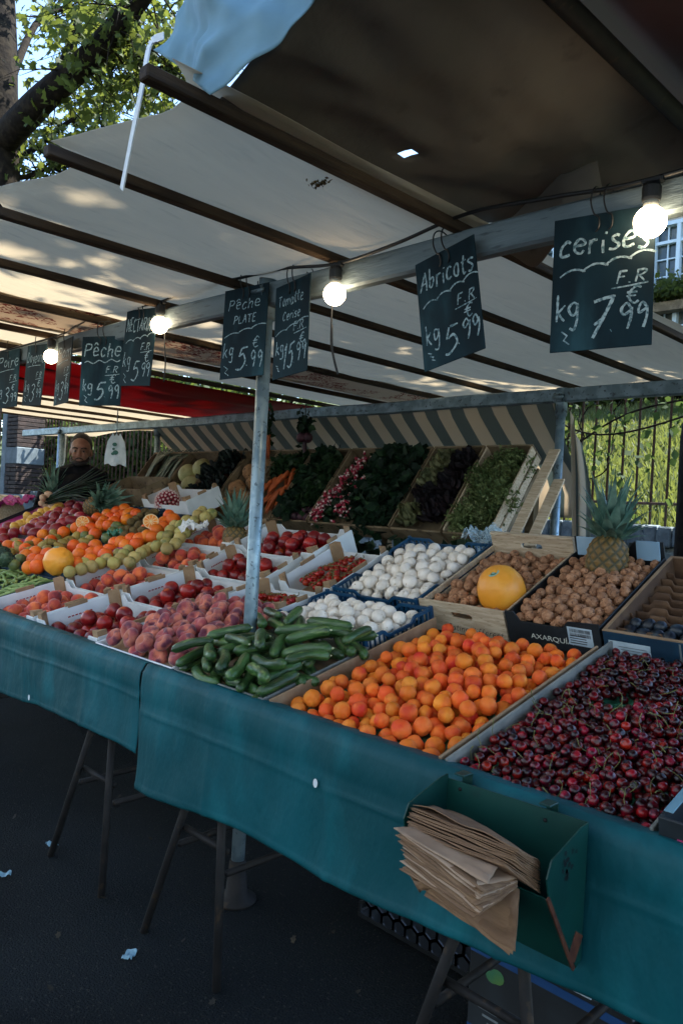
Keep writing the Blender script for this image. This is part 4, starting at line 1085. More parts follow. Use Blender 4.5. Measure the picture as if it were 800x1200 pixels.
WAL = [fmesh('walnut', M['walnut'], walnutf(s), .0195, 22, 16) for s in range(4)]
def flatpeach(s):
    def fn(th, ph):
        d = Vector((math.sin(ph)*math.cos(th), math.sin(ph)*math.sin(th), math.cos(ph)))
        k = 1+.06*noise.noise(d*1.8+Vector((s*4, 0, 0))); z = d.z*.70
        if d.z > 0: z -= .50*math.exp(-(ph/.38)**2)
        else: z += .22*math.exp(-((PI-ph)/.5)**2)
        k -= .06*math.exp(-(adiff(th)/.22)**2)*math.sin(ph)
        return (d.x*k*1.06, d.y*k*1.06, z*k)
    return fn
FPE = [fmesh('flat_peach', M['flat_peach'], flatpeach(s), .041, 24, 16) for s in range(4)]
def pearf(s):
    def fn(th, ph):
        d = Vector((math.sin(ph)*math.cos(th), math.sin(ph)*math.sin(th), math.cos(ph)))
        z = d.z; w = 1-.42*max(0, (z+.1))**1.0 if z > -.1 else 1
        w += .03*noise.noise(d*2+Vector((s, 0, 0)))
        return (d.x*w+.12*max(0, z)**2, d.y*w, z*1.55+.2)
    return fn
PER = []
for s in range(3):
    mb = MB(); mb.ball((0, 0, 0), .034, 18, 14, pearf(s)); mb.tube([(.004, 0, .056), (.007, 0, .068), (.012, 0, .076)], .0022, 6); PER.append(mb.mesh('pear', M['pear']))
def mushroom(s):
    mb = MB(); R = .03
    prof = [(0, .0), (.012, -.004), (.016, -.010), (.025, -.012), (.0295, -.006), (.031, .002), (.0295, .012), (.0245, .021), (.016, .0275), (.005, .030), (0, .030)]
    mb.lathe(prof, 20, (0, 0, 0), lambda a, t: 1+.05*math.sin(2*a+s)+.03*noise.noise((math.cos(a)*2, math.sin(a)*2, s)))
    mb.lathe([(0, -.026), (.009, -.026), (.011, -.022), (.0095, -.010), (.010, .001), (0, .001)], 12)
    return mb.mesh('mushroom', M['mushroom'])
MUS = [mushroom(s) for s in range(3)]
def cucumber(s, L=.162, r=.0182):
    mb = MB(); n = 14; pts = []; rs = []
    for i in range(n+1):
        t = i/n; x = (t-.5)*L; pts.append((x, .010*(s % 3-1)*math.sin(PI*t)*1.2, .006*math.cos(PI*t*(1+s % 2))))
        e = min(1, (t/.14)) if t < .14 else (min(1, (1-t)/.11) if t > .89 else 1)
        rs.append(max(.003, r*math.sqrt(max(.02, 1-(1-e)**2))*(1+.05*math.sin(7*t+s))*(.93+.07*math.sin(PI*t))))
    mb.tube(pts, rs, 14)
    mb.mi = 1; mb.tube([Vector(pts[-1])+Vector((-.002, 0, 0)), Vector(pts[-1])+Vector((.004, 0, .0005))], [.0042, .002], 8)
    return mb.mesh('cucumber', [M['cucumber'], M['cuc_tip']])
CUC = [cucumber(s) for s in range(5)]

# ------------------------------------------------------------------ front: apricots, cherries
t, W, D, h = panel_tray('apricot_tray', 'wide brown cardboard tray heaped with apricots', 'tray', -1.742, -1.102, 1.475, 2.27, .12, 'brown_card', hb=.03, hf=.10, bed=.05, bedm='green_paper')
pos = drop(.01, W-.01, .012, D-.02, .05, .0245, 290, 4, .106, .04, rv=.15)
put('apricot', APR, 'ripe orange apricot heaped in the wide brown tray', 'apricot', 'apricots in the wide brown tray', pos, mw(t), .0245, 1)
t, W, D, h = panel_tray('cherry_tray', 'wide grey-walled tray full of dark cherries', 'tray', -1.09, -.592, 1.475, 2.325, .12, 'grey_card', hb=.05, hf=.11, bed=.066, bedm='green_paper')
cm = mw(t)
pos = drop(.01, W-.01, .012, D-.012, .066, .0128, 1500, 5, .104, .022, tries=40)
# a thinner spot near the back where the green liner shows
pos = [p for p in pos if not (((p[0]-.2)/.06)**2+((p[1]-.52)/.075)**2 < 1 and (p[2] > .088 or rnd.random() < .45))]
pos.sort(key=lambda p: ((cm @ Vector(p[:3]))-CAM).length)
stems = []
for k in range(4):
    mb = MB(); a = k*1.3
    mb.tube(catmull([(0, 0, .0095), (.004*math.cos(a), .004*math.sin(a), .022), (.014*math.cos(a), .012*math.sin(a), .036), (.028*math.cos(a+.4), .026*math.sin(a+.4), .040+.004*k)], 4), [.0009]*10+[.0013]*3, 5)
    stems.append(mb.mesh('stem', M['cherry_stem']))
rs_ = random.Random(5); rest = MB(); nb = 0
near = []
covered = lambda p: any(abs(q[0]-p[0]) < .017 and abs(q[1]-p[1]) < .017 and q[2]-p[2] > .008 for q in pos)
vis = [p for p in pos if not covered(p)]
near = vis[:300]; nearset = set(id(p) for p in near)
for o in put('cherry', CHE, 'glossy dark red cherry in the wide grey-walled tray', 'cherry', 'cherries in the wide tray', near, cm, .0128, 8, upright=1.1):
    if rs_.random() < .22: link('stem', rs_.choice(stems), o, rot=(0, 0, rs_.uniform(0, 6.3)))
for p in pos:
    if id(p) in nearset: continue
    c = cm @ Vector(p[:3]); fn = groove(.04, .4, .22, .03, .93, rs_.random()*9); R = Euler((rs_.uniform(-1, 1), rs_.uniform(-1, 1), rs_.uniform(0, 6))).to_matrix()
    rest.ball(c, p[3], 12, 8, lambda th, ph: tuple(R @ Vector(fn(th, ph))))
    if rs_.random() < .16:
        rest.mi = 1; a = rs_.uniform(0, 6.3); u = Vector((math.cos(a), math.sin(a), .35)); rest.tube([c+u*.010, c+u*.024+Vector((0, 0, .006)), c+u*.04+Vector((.004, .006, .004))], .001, 4); rest.mi = 0
o = link('loose_cherries', rest.mesh('loose_cherries', [M['cherry'], M['cherry_stem']])); tag(o, 'the remaining dark cherries filling the tray towards the back', 'cherries', kind='stuff')

# ------------------------------------------------------------------ cucumbers and flat peaches
t, W, D, h = panel_tray('low_tray', 'low cardboard tray under the cucumbers', 'tray', -2.24, -1.76, 1.475, 1.93, .075, 'grey_card', bed=.05, bedm='brown_card')
m_ = mw(t); rr = random.Random(3)
placed = []
def cyl_drop(n, x0, x1, y0, y1, bed, r, L, seed, angs):
    q = random.Random(seed); caps = []; out = []
    for i in range(n):
        best = None
        for _ in range(26):
            a = q.gauss(angs[i % len(angs)], .35); x = q.uniform(x0+.03, x1-.03); y = q.uniform(y0+.03, y1-.03)
            pts = [(x+math.cos(a)*L*s, y+math.sin(a)*L*s) for s in (-.42, -.25, -.08, .08, .25, .42)]
            if any(not (x0 < p[0] < x1 and y0 < p[1] < y1) for p in pts): continue
            z = bed+r
            for p in pts:
                for c in caps:
                    d2 = (p[0]-c[0])**2+(p[1]-c[1])**2
                    if d2 < (1.9*r)**2: z = max(z, c[2]+math.sqrt((1.9*r)**2-d2))
            sc = z+.25*abs(y-(y0+y1)/2)*.1
            if best is None or sc < best[0]: best = (sc, x, y, z, a, pts)
        if best is None: continue
        _, x, y, z, a, pts = best; out.append((x, y, z, a)); caps += [(p[0], p[1], z) for p in pts]
    return out
for (x, y, z, a) in cyl_drop(66, .0, W+.03, -.02, D+.05, .045, .0185, .158, 12, (2.7, .5, 2.2, .2, 1.5, 2.9)):
    o = link('cucumber', rr.choice(CUC)); o.matrix_world = m_ @ Matrix.Translation((x, y, z)) @ Euler((rr.uniform(0, 6.3), rr.uniform(-.12, .12), a)).to_matrix().to_4x4() @ Matrix.Scale(rr.uniform(.9, 1.12), 4)
    tag(o, 'short green cucumber in the heap between flat peaches and apricots', 'cucumber', 'cucumbers heaped at the front')
t, W, D, h = panel_tray('low_tray', 'low white tray under the flat peaches', 'tray', -2.80, -2.255, 1.475, 2.035, .06, 'white_card', bed=.038, bedm='brown_card')
pos = drop(.035, W+.04, .0, D-.0, .03, .0365, 86, 15, .105, .05, zs=.8)
put('flat_peach', FPE, 'flat dusky pink peach heaped beside the cucumbers', 'flat peach', 'flat peaches beside the cucumbers', pos, mw(t), .041, 4, flat=.45, lean=.6)

# ------------------------------------------------------------------ white boxes of peaches and nectarines (two columns, four rows)
ROWS = [(1.50, 1.895), (1.915, 2.315), (2.345, 2.575), (2.59, 2.86)]
C1, C2 = (-4.0, -3.43), (-3.405, -2.83)
def fill(meshes, name, label, cat, group, t, W, D, bed, r, n, seed, ztop, mound, **k):
    pos = drop(.012, W-.012, .012, D-.012, bed, r, n, seed, ztop, mound, **{a: b for a, b in k.items() if a in ('zs', 'rv')})
    return put(name, meshes, label, cat, group, pos, mw(t), r, seed, upright=k.get('upright'), flat=k.get('flat'))
t, W, D, h = white_box('white box of peaches at the front left, next to the green bean pods', *C1, *ROWS[0])
fill(PEA, 'peach', 'furry red-orange peach in the front left white box', 'peach', 'peaches in the front left box', t, W, D, .024, .038, 30, 31, .085, .075)
t, W, D, h = white_box('front white box of dark nectarines with coloured dots on its right wall', *C2, *ROWS[0], dots=True)
fill(NEC, 'nectarine', 'shiny dark nectarine in the front white box with dots', 'nectarine', 'nectarines in the front box', t, W, D, .024, .037, 30, 32, .085, .075)
t, W, D, h = white_box('white box of peaches in the second row on the left', *C1, *ROWS[1])
fill(PEA, 'peach', 'red-orange peach in the second-row white box on the left', 'peach', 'peaches in the second-row box', t, W, D, .024, .037, 30, 33, .085, .075)
t, W, D, h = white_box('white box of nectarines in the second row, left of the post', *C2, *ROWS[1], dots=True)
fill(NEC, 'nectarine', 'red nectarine in the second-row white box left of the post', 'nectarine', 'nectarines in the second-row box', t, W, D, .024, .036, 34, 34, .085, .075)
t, W, D, h = white_box('white box of dark peaches in the third row on the left', *C1, *ROWS[2])
fill(PEA, 'peach', 'dark blushed peach in the third-row white box', 'peach', 'peaches in the third-row box', t, W, D, .024, .037, 20, 35, .085, .075)
t, W, D, h = white_box('white box of nectarines in the third row, behind the post', *C2, *ROWS[2])
fill(NEC, 'nectarine', 'dark nectarine in the third-row white box behind the post', 'nectarine', 'nectarines in the third-row box', t, W, D, .024, .037, 22, 36, .085, .075)
t, W, D, h = white_box('white box of peaches in the back row, with the upright pineapple in it', *C1, *ROWS[3], rise=.02)
fill(PEA, 'peach', 'red peach in the back-row white box around the pineapple', 'peach', 'peaches in the back-row box', t, W, D, .024, .036, 22, 37, .085, .075)
t, W, D, h = white_box('white box of nectarines in the back row, right of the post', -3.405, -2.76, *ROWS[3], rise=.015)
fill(NEC, 'nectarine', 'red nectarine in the back-row white box right of the post', 'nectarine', 'nectarines in the back-row box', t, W, D, .024, .036, 29, 38, .085, .075)

# ------------------------------------------------------------------ vine tomatoes
def tomato_vine(seed, L=.15):
    q = random.Random(seed); t = thing('vine_tomatoes', 'x', 'tomatoes')
    mb = MB(); pts = catmull([(-L/2, 0, .022), (-L*.2, .012*q.uniform(-1, 1), .034), (L*.2, .012*q.uniform(-1, 1), .032), (L/2, 0, .024), (L*.62, .01, .03)], 5)
    mb.tube(pts, .0022, 6); spots = []
    for i in range(10):
        s = (i+.5)/10; x = (s-.5)*L*.95; sd = 1 if i % 2 else -1; y = sd*(.014+.006*q.random()); z = .0135+.008*q.random()
        spots.append((x, y, z)); mb.tube(catmull([(x*.95, 0, .03), (x, y*.6, .033), (x, y, z+.012)], 3), .0013, 5)
        for k in range(5):
            a = 2*PI*k/5; mb.tube([(x, y, z+.0125), (x+.007*math.cos(a), y+.007*math.sin(a), z+.013)], [.0012, .0003], 4)
    mb.build('vine', M['vine'], t, True)
    for (x, y, z) in spots: link('tomato', q.choice(TOM), t, (x, y, z), (q.uniform(-.4, .4), q.uniform(-.4, .4), q.uniform(0, 6)), q.uniform(.9, 1.12))
    return t
VINES = [tomato_vine(s) for s in (1, 2, 3)]
def vines(t, W, D, bed, n, seed, label, group, first):
    q = random.Random(seed); caps = []
    for i in range(n):
        best = None
        for _ in range(20):
            a = q.uniform(0, PI); x = q.uniform(.09, W-.09); y = q.uniform(.05, D-.05); z = bed
            pts = [(x+math.cos(a)*s, y+math.sin(a)*s) for s in (-.06, -.03, 0, .03, .06)]
            if any(not (.02 < p[0] < W-.02 and .02 < p[1] < D-.02) for p in pts): continue
            for p in pts:
                for c in caps:
                    if (p[0]-c[0])**2+(p[1]-c[1])**2 < .034**2: z = max(z, c[2]+.018)
            if best is None or z < best[0]: best = (z, x, y, a, pts)
        if best is None: continue
        z, x, y, a, pts = best; caps += [(p[0], p[1], z) for p in pts]
        o = first[i] if i < len(first) else copy_tree(VINES[i % 3])
        M_ = mw(t) @ Matrix.Translation((x, y, z)) @ Euler((q.uniform(-.15, .15), q.uniform(-.15, .15), a)).to_matrix().to_4x4()
        o.matrix_world = M_; tag(o, label, 'tomatoes', group)
t, W, D, h = white_box('white box of vine tomatoes just behind the post, nearest the cucumbers', -2.80, -2.385, 2.06, 2.318, h=.115, redtext=False)
mb = MB(); mb.mi = 0
write(mb, 'Do', 0, 0, .05, .006, slant=.1); write(mb, 'n', .062, 0, .05, .006)
o = mb.build('printed_word', M['ink_purple'], t); o.location = (.03, -.0005, .035)
mb = MB(); mb.box((W-.075, -.0012, .05), (.075, .001, .062)); lb_ = mb.build('paper_label', M['label_paper'], t)
mb = MB()
for k in range(5): mb.box((W-.08+.002*(k % 2), -.0022, .074-.011*k), (.05-.006*(k % 3), .0004, .0025))
mb.build('printed_line', M['ink_grey'], t)
vines(t, W, D, .055, 8, 41, 'truss of red cherry tomatoes in the white box behind the post', 'tomato trusses in the nearer box', VINES)
t, W, D, h = white_box('white box of vine tomatoes in front of the racks, left of the mushrooms', -2.74, -2.385, 2.35, 2.72, h=.115, redtext=False)
vines(t, W, D, .05, 9, 42, 'truss of red cherry tomatoes in the white box left of the mushrooms', 'tomato trusses in the farther box', [])

# ------------------------------------------------------------------ blue crates of mushrooms
def blue_crate(label, x0, x1, y0, y1, h=.125):
    t, W, D = crate_root('plastic_crate', label, 'plastic crate', x0, x1, y0, y1, h, 'blue plastic mushroom crates', .012)
    def wall(a, b):
        a = Vector((*a, 0)); b = Vector((*b, 0)); d = b-a; L = d.length; u = d/L; mb = MB()
        n = max(6, int(L/.024)); th = .006; nrm = Vector((-u.y, u.x, 0))
        mb.bar(a+Vector((0, 0, .008)), b+Vector((0, 0, .008)), th, .016, up=(0, 0, 1))
        mb.bar(a+Vector((0, 0, h*.52)), b+Vector((0, 0, h*.52)), th*.8, .007)
        for i in range(n+1):
            p = a+d*(i/n); s = i/n; hh = h-(.022 if .3 < s < .7 else 0)
            mb.bar(p+Vector((0, 0, .002)), p+Vector((0, 0, hh-.006)), th*.9, .0055, up=tuple(u))
        top = [(0, h-.005), (.26, h-.005), (.32, h-.027), (.68, h-.027), (.74, h-.005), (1, h-.005)]
        for (s0, z0), (s1, z1) in zip(top[:-1], top[1:]): mb.bar(a+d*s0+Vector((0, 0, z0)), a+d*s1+Vector((0, 0, z1)), th*1.5, .012)
        return mb
    for nm, a, b in (('front_wall', (0, 0), (W, 0)), ('back_wall', (0, D), (W, D)), ('side_wall', (0, 0), (0, D)), ('side_wall', (W, 0), (W, D))):
        wall(a, b).build(nm, M['blue_plastic'], t)
    MB().box((W/2, D/2, .005), (W-.004, D-.004, .007)).build('floor', M['blue_plastic'], t)
    for cx in (0, W):
        for cy in (0, D): MB().box((cx, cy, h/2+.004), (.017, .017, h+.008), bev=.003).build('corner_post', M['blue_plastic'], t)
    return t, W, D, h
def mush(t, W, D, n, seed, label, group):
    pos = drop(.018, W-.018, .018, D-.018, .055, .0275, int(n*1.5), seed, .112, .032, zs=.8, rv=.16)
    pos_a = pos[::3]; pos_b = [p for i, p in enumerate(pos) if i % 3]
    put('mushroom', MUS, label, 'mushroom', group, pos_b, mw(t), .029, seed, flat=.42); put('mushroom', MUS, label, 'mushroom', group, pos_a, mw(t), .029, seed+9, flat=1.5)
t, W, D, h = blue_crate('blue lattice crate of white mushrooms right behind the cucumbers', -2.36, -1.80, 1.955, 2.31)
mush(t, W, D, 75, 51, 'white mushroom in the blue crate nearest the cucumbers', 'mushrooms in the nearer crate')
MB().box((.085, -.0075, .062), (.05, .001, .045)).build('paper_label', M['label_paper'], t)
t, W, D, h = blue_crate('blue lattice crate of white mushrooms farther back, beside the wooden box', -2.36, -1.905, 2.352, 2.84)
mush(t, W, D, 80, 52, 'white mushroom in the blue crate beside the wooden walnut box', 'mushrooms in the farther crate')

# ------------------------------------------------------------------ walnuts: wooden box and black card box
def font_mesh(text, size, m, ext=.0004, name='lettering'):
    cu = bpy.data.curves.new(name, 'FONT'); cu.body = text; cu.size = size; cu.extrude = ext; cu.align_x = 'LEFT'
    o = bpy.data.objects.new(name, cu); COL.objects.link(o); bpy.context.view_layer.update()
    me = bpy.data.meshes.new_from_object(o.evaluated_get(bpy.context.evaluated_depsgraph_get()))
    bpy.data.objects.remove(o); bpy.data.curves.remove(cu); me.name = name; me.materials.clear(); me.materials.append(m); return me
def end_with_hole(W, h, th, hw=.10, hh=.026, zc=.62):
    """an end board with a rounded hand hole, in local xz, thickness along y from 0 to th"""
    mb = MB(); n = 16; cz = h*zc; inner = []; outer = []
    for i in range(n*2):
        a = 2*PI*i/(2*n); c, s = math.cos(a), math.sin(a)
        inner.append((W/2+(hw/2-hh/2)*(1 if c > 0 else -1)*min(1, abs(c)*3)+hh/2*c*1.0, cz+hh/2*s))
    for (x, z) in inner:
        dx, dz = x-W/2, (z-cz)
        k = min((W/2)/abs(dx) if abs(dx) > 1e-5 else 9e9, ((h-cz) if dz > 0 else cz)/abs(dz) if abs(dz) > 1e-5 else 9e9)
        outer.append((W/2+dx*k, cz+dz*k))
    # make sure that the corners are kept
    cor = [(0, 0), (W, 0), (W, h), (0, h)]
    for c in cor:
        j = min(range(len(outer)), key=lambda i: (outer[i][0]-c[0])**2+(outer[i][1]-c[1])**2); outer[j] = c
    m = len(inner); vs = []
    for y in (0, th): vs += [(x, y, z) for x, z in outer]+[(x, y, z) for x, z in inner]
    fs = []
    for i in range(m):
        j = (i+1) % m
        fs.append((i, j, m+j, m+i)); fs.append((2*m+j, 2*m+i, 3*m+i, 3*m+j))
        fs.append((m+i, m+j, 3*m+j, 3*m+i)); fs.append((j, i, 2*m+i, 2*m+j))
    return mb.add(vs, fs)
t, W, D = crate_root('wooden_box', 'pale wooden box with hand holes holding walnuts and the melon', 'wooden box', -1.89, -1.505, 2.352, 2.85, .12, None, .015)
h = .12
e = end_with_hole(W, .125, .010).build('front_board', M['pale_wood'], t)
mb = MB(); write(mb, 'Eating different', .12, .012, .026, .0028, slant=.25, fit=W-.14, jit=.012); o = mb.build('painted_words', M['ink_dark'], t); o.location = (0, -.0006, 0)
mb = MB(); wave(mb, .012, .03, .07, .03, 4, .0016, .0014); wave(mb, .012, .022, .06, .022, 3, .0016, .0012); o = mb.build('painted_line', M['ink_grey'], t); o.location = (0, -.0006, 0)
b = end_with_hole(W, .165, .010, zc=.75).build('back_board', M['pale_wood'], t); b.location = (0, D-.01, 0)
MB().box((W/2, D-.005, .171), (W+.004, .02, .011), bev=.002).build('top_slat', M['pale_wood'], t)
for x in (.004, W-.004): MB().box((x, D/2, h*.36), (.008, D-.021, h*.62), bev=.001).build('side_board', M['pale_wood'], t); MB().box((x, D/2, h*.86), (.008, D-.021, h*.2), bev=.001).build('side_slat', M['pale_wood'], t)
MB().box((W/2, D/2, .004), (W-.02, D-.02, .008)).build('floor', M['pale_wood'], t)
pos = drop(.012, W-.012, .014, D-.014, .055, .0182, 240, 61, .098, .02, rv=.14)
mel = at(587, 692, 2.475)
mi_ = mw(t).inverted(); ml = mi_ @ mel
pos = [p for p in pos if (Vector(p[:3])-ml).length > .105]
put('walnut', WAL, 'brown walnut in the pale wooden box beside the melon', 'walnut', 'walnuts in the wooden box', pos, mw(t), .0195, 6)
def melon(c, rot, rad, label):
    t = thing('melon', label, 'melon', tuple(c), rot)
    def fn(th, ph):
        d = Vector((math.sin(ph)*math.cos(th), math.sin(ph)*math.sin(th), math.cos(ph)))
        k = 1+.012*math.cos(10*th)*math.sin(ph)+.012*noise.noise(d*2.5)
        return (d.x*k, d.y*k, d.z*k)
    MB().ball((0, 0, 0), rad, 60, 30, fn).build('rind', M['melon'], t, True)
    return t
t = melon(mel, (math.radians(18), math.radians(-14), .3), (.090, .090, .098), 'upright yellow melon with a round sticker, in front of the walnuts')
dirn = (CAM-mel).normalized(); sp = mel+(_up*.75-_rt*.42+_fw*-.55).normalized()*.0950
def sticker_on(t, c, r):
    n = (c-Vector(t.location)).normalized(); x = n.orthogonal().normalized(); y = n.cross(x); mb = MB()
    R = t.rotation_euler.to_matrix().inverted()
    ctr = Vector(t.location)
    rad = (c-ctr).length
    rings = [[c]]; vs = [c+n*.0012]; fs = []
    for k in (1, 2, 3):
        for i in range(18):
            a = 2*PI*i/18; p = c+(x*math.cos(a)*1.35+y*math.sin(a))*r*k/3; p = ctr+(p-ctr).normalized()*(rad+.0014); vs.append(p)
    for i in range(18): fs.append((0, 1+i, 1+(i+1) % 18))
    for k in range(2):
        for i in range(18): j = (i+1) % 18; fs.append((1+k*18+i, 1+(k+1)*18+i, 1+(k+1)*18+j, 1+k*18+j))
    mb.add([R @ (v-ctr) for v in vs], fs); me = mb.mesh('sticker', [M['sticker'], M['sticker_dark']])
    for p in me.polygons[18:36]: p.material_index = 1
    return link('sticker', me, t)
sticker_on(t, sp, .016)

t, W, D = crate_root('card_box', 'black cardboard box lettered AXARQUÍA full of walnuts', 'card box', -1.497, -1.145, 2.352, 2.85, .11, None, .015)
h = .11
poly = [(0, 0, 0), (0, 0, h+.012), (W*.10, 0, h+.012), (W*.16, 0, h-.022), (W*.62, 0, h-.022), (W*.68, 0, h+.005), (W, 0, h+.012), (W, 0, 0)]
MB().prism(poly, (0, 0, 0), (0, .006, 0)).build('front_panel', M['dark_card'], t)
poly = [(x, 0, z+(.05 if z > .05 else 0)) for x, _, z in poly]
MB().prism(poly, (0, D-.006, 0), (0, D, 0)).build('back_panel', M['dark_card'], t)
for x in (0, W-.006): MB().box((x+.003, D/2, h/2), (.006, D-.013, h), bev=.001).build('side_panel', M['dark_card'], t)
MB().box((W/2, D/2, .004), (W-.013, D-.013, .007)).build('floor', M['dark_card'], t)
for x0, x1 in ((.012, .10), (W-.10, W-.012)):
    f = MB().box(((x0+x1)/2, D-.014, h+.028), (x1-x0, .006, .075), Euler((-.12, 0, 0)), bev=.001).build('corner_flap', dm('flap_blue', '#8fb3cc', '#a3c0d4', rough=.6) if 'flap_blue' not in M else M['flap_blue'], t)
me = font_mesh('AXARQUÍA', .030, M['ink_cream'], name='printed_name'); o = link('printed_name', me, t, (W*.26, -.0008, .030), (PI/2, 0, 0)); o.scale = (1.05, .9, 1)
MB().box((W*.80, -.0012, h*.60), (W*.25, .001, h*.62)).build('paper_label', M['label_paper'], t)
mb = MB(); q = random.Random(2)
for k in range(6):
    if k < 2:
        for j in range(22): mb.box((W*.70+j*.0034, -.0022, h*.80-k*.016), (q.choice((.001, .0018)), .0004, .013))
    else: mb.box((W*.78-.002*(k % 2), -.0022, h*.62-.009*(k-2)), (W*.17, .0004, .003))
mb.build('printed_line', M['ink_dark'], t)
pos = drop(.01, W-.01, .012, D-.012, .055, .0188, 260, 62, .105, .025, rv=.14)
pin = at(705, 660, 2.74); pl = mw(t).inverted() @ pin
pos = [p for p in pos if not ((p[0]-pl.x)**2+(p[1]-pl.y)**2 < .05**2)]
put('walnut', WAL, 'brown walnut in the black card box around the pineapple', 'walnut', 'walnuts in the black box', pos, mw(t), .0195, 7)

# ------------------------------------------------------------------ pineapples
def pineapple(c, rot, H, R, crown, label, seed, lean=0.0, nleaf=44):
    """c: centre of the base of the body; local z is its axis"""
    t = thing('pineapple', label, 'pineapple', tuple(c), rot, 'pineapples on the stall')
    na, nr = 11, 9; nu, nv = na*8, nr*10; vs = []; fs = []; cell = []
    for j in range(nv+1):
        v = j/nv; z = H*v; pr = R*(1-abs(2*v-.96)**3.4*.52)*(.985 if v < .95 else .9)
        for i in range(nu):
            u = i/nu; a = u*na+v*nr*.5; b = u*na-v*nr*.5
            fa = abs((a % 1)-.5)*2; fb = abs((b % 1)-.5)*2; d = max(fa, fb)
            bump = (1-d**2.2); eye = max(0, 1-((fa**2+fb**2)**.5)/.42)
            rr = pr*(.93+.085*bump+.03*eye)
            th = 2*PI*u; vs.append((rr*math.cos(th), rr*math.sin(th), z)); cell.append(min(1, max(0, bump*1.25-.25-.5*eye)))
    for j in range(nv):
        for i in range(nu): k = (i+1) % nu; fs.append((j*nu+i, j*nu+k, (j+1)*nu+k, (j+1)*nu+i))
    fs += [tuple(reversed(range(nu))), tuple(nv*nu+i for i in range(nu))]
    me = MB().add(vs, fs).mesh('body', M['pine_body']); at_ = me.attributes.new('cell', 'FLOAT', 'POINT'); at_.data.foreach_set('value', cell)
    link('body', me, t)
    q = random.Random(seed); mb = MB()
    for k in range(nleaf):
        s = k/nleaf; az = k*2.39996; el = .35+1.15*s+q.uniform(-.1, .1); L = crown*(.42+.6*s if s < .75 else .95-.5*(s-.75))*q.uniform(.85, 1.1)
        out_ = Vector((math.cos(az), math.sin(az), 0)); p = Vector((0, 0, H*.97+.02*s))+out_*(.028*(1-s)); side = Vector((-math.sin(az), math.cos(az), 0)); n = 7; pv = []
        d = (out_*math.cos(el)+Vector((0, 0, math.sin(el))))
        for i in range(n+1):
            f = i/n; w = .0185*(1-f**1.7)*(1+.4*math.sin(PI*min(1, f*1.6)))+.0004
            dr = d+out_*.75*f*f*(1-s*.65)-Vector((0, 0, .35*f*f*(1-s)))
            nrm = side.cross(d); pv += [p-side*w+nrm*w*.5, p, p+side*w+nrm*w*.5]; p = p+dr.normalized()*(L/n)
        b0 = len(mb.v); mb.add(pv, [(3*i+a, 3*i+a+1, 3*i+a+4, 3*i+a+3) for i in range(n) for a in (0, 1)])
    mb.build('crown_leaves', M['pine_leaf'], t, True)
    return t
pineapple(at(707, 693, 2.74)+Vector((0, 0, .022)), (math.radians(-2), math.radians(3), .4), .19, .077, .255, 'upright pineapple standing among the walnuts in the black box', 1)
pineapple(at(275, 654, 2.66)+Vector((0, 0, .02)), (0, math.radians(-2), 1.2), .165, .073, .235, 'upright pineapple standing in the peaches just left of the post', 2)

dm('tray_brown', '#5a4230', '#6b5039', rough=.85, ns=14)
# ------------------------------------------------------------------ plum box
t, W, D, h = panel_tray('plum_box', 'dark blue box with brown wavy dividers and a few plums', 'card box', -1.135, -.66, 2.352, 2.87, .14, 'navy_card', mi='brown_card', th=.007, rise=.01)
for nm, c, d in (('rim', (W/2, .0055, h+.0012), (W, .011, .003)), ('rim', (W/2, D-.0055, h+.0012), (W, .011, .003)), ('rim', (.0055, D/2, h+.0014), (.011, D-.023, .003)), ('rim', (W-.0055, D/2, h+.0014), (.011, D-.023, .003))):
    MB().box(c, d).build(nm, M['brown_card'], t)
for nm, c, d in (('inner_wall', (W/2, D-.010, h/2+.004), (W-.02, .005, h-.01)), ('inner_wall', (.010, D/2, h/2+.004), (.005, D-.03, h-.01))): MB().box(c, d).build(nm, M['tray_brown'], t)
MB().box((.085, -.0012, h*.48), (.135, .001, .085)).build('paper_label', M['label_paper'], t)
mb = MB()
for k in range(6): mb.box((.095, -.0024, h*.66-.010*k), (.09-.014*(k % 3), .0005, .0022))
mb.box((.04, -.0024, h*.3), (.03, .0005, .02)); mb.build('printed_line', M['ink_grey'], t)
MB().box((.245, -.0012, h/2), (.006, .001, h-.01)).build('printed_stripe', M['ink_grey'], t)
mb = MB()
for rr_ in (.032, .026):
    n = 30; c = Vector((.33, -.0012, h*.46)); mb.strip([c+Vector((rr_*math.cos(2*PI*i/n), 0, rr_*math.sin(2*PI*i/n))) for i in range(n+1)], .0022, (0, -1, 0))
arcs(mb, .29, h*.78, .37, h*.78, 2, .006, .002); mb.strip([Vector((.315, -.0012, h*.42)), Vector((.325, -.0012, h*.58)), Vector((.345, -.0012, h*.52))], .004, (0, -1, 0)); mb.build('round_emblem', M['ink_grey'], t)
for k in range(9):
    y = .06+k*.052
    def wv(u, v):
        x = .012+(W-.024)*u; s = .5+.5*math.tanh(5*math.sin(x*2*PI/.11+k*.9))
        return (x, y+.010*s, .060+.038*v+.016*s*v)
    mb = MB().grid(wv, 70, 3); o = mb.build('divider', M['tray_brown'], t, True); o.modifiers.new('thickness', 'SOLIDIFY').thickness = .004
MB().box((W/2, D/2, .056), (W-.03, D-.03, .006)).build('insert_floor', M['tray_brown'], t)
q = random.Random(9); pos = [(.05+.045*i+q.uniform(-.006, .006), .035+.046*j+q.uniform(-.005, .005), .090+.006*j, .023) for j in range(3) for i in range(9)]
put('plum', PLU, 'dark bluish plum in the first rows of the wavy-divider box', 'plum', 'plums in the dark blue box', pos, mw(t), .022, 3)
put('plum', PLU, 'single dark plum lying alone on the wavy dividers', 'plum', None, [(.215, .262, .118, .024)], mw(t), .022, 4)
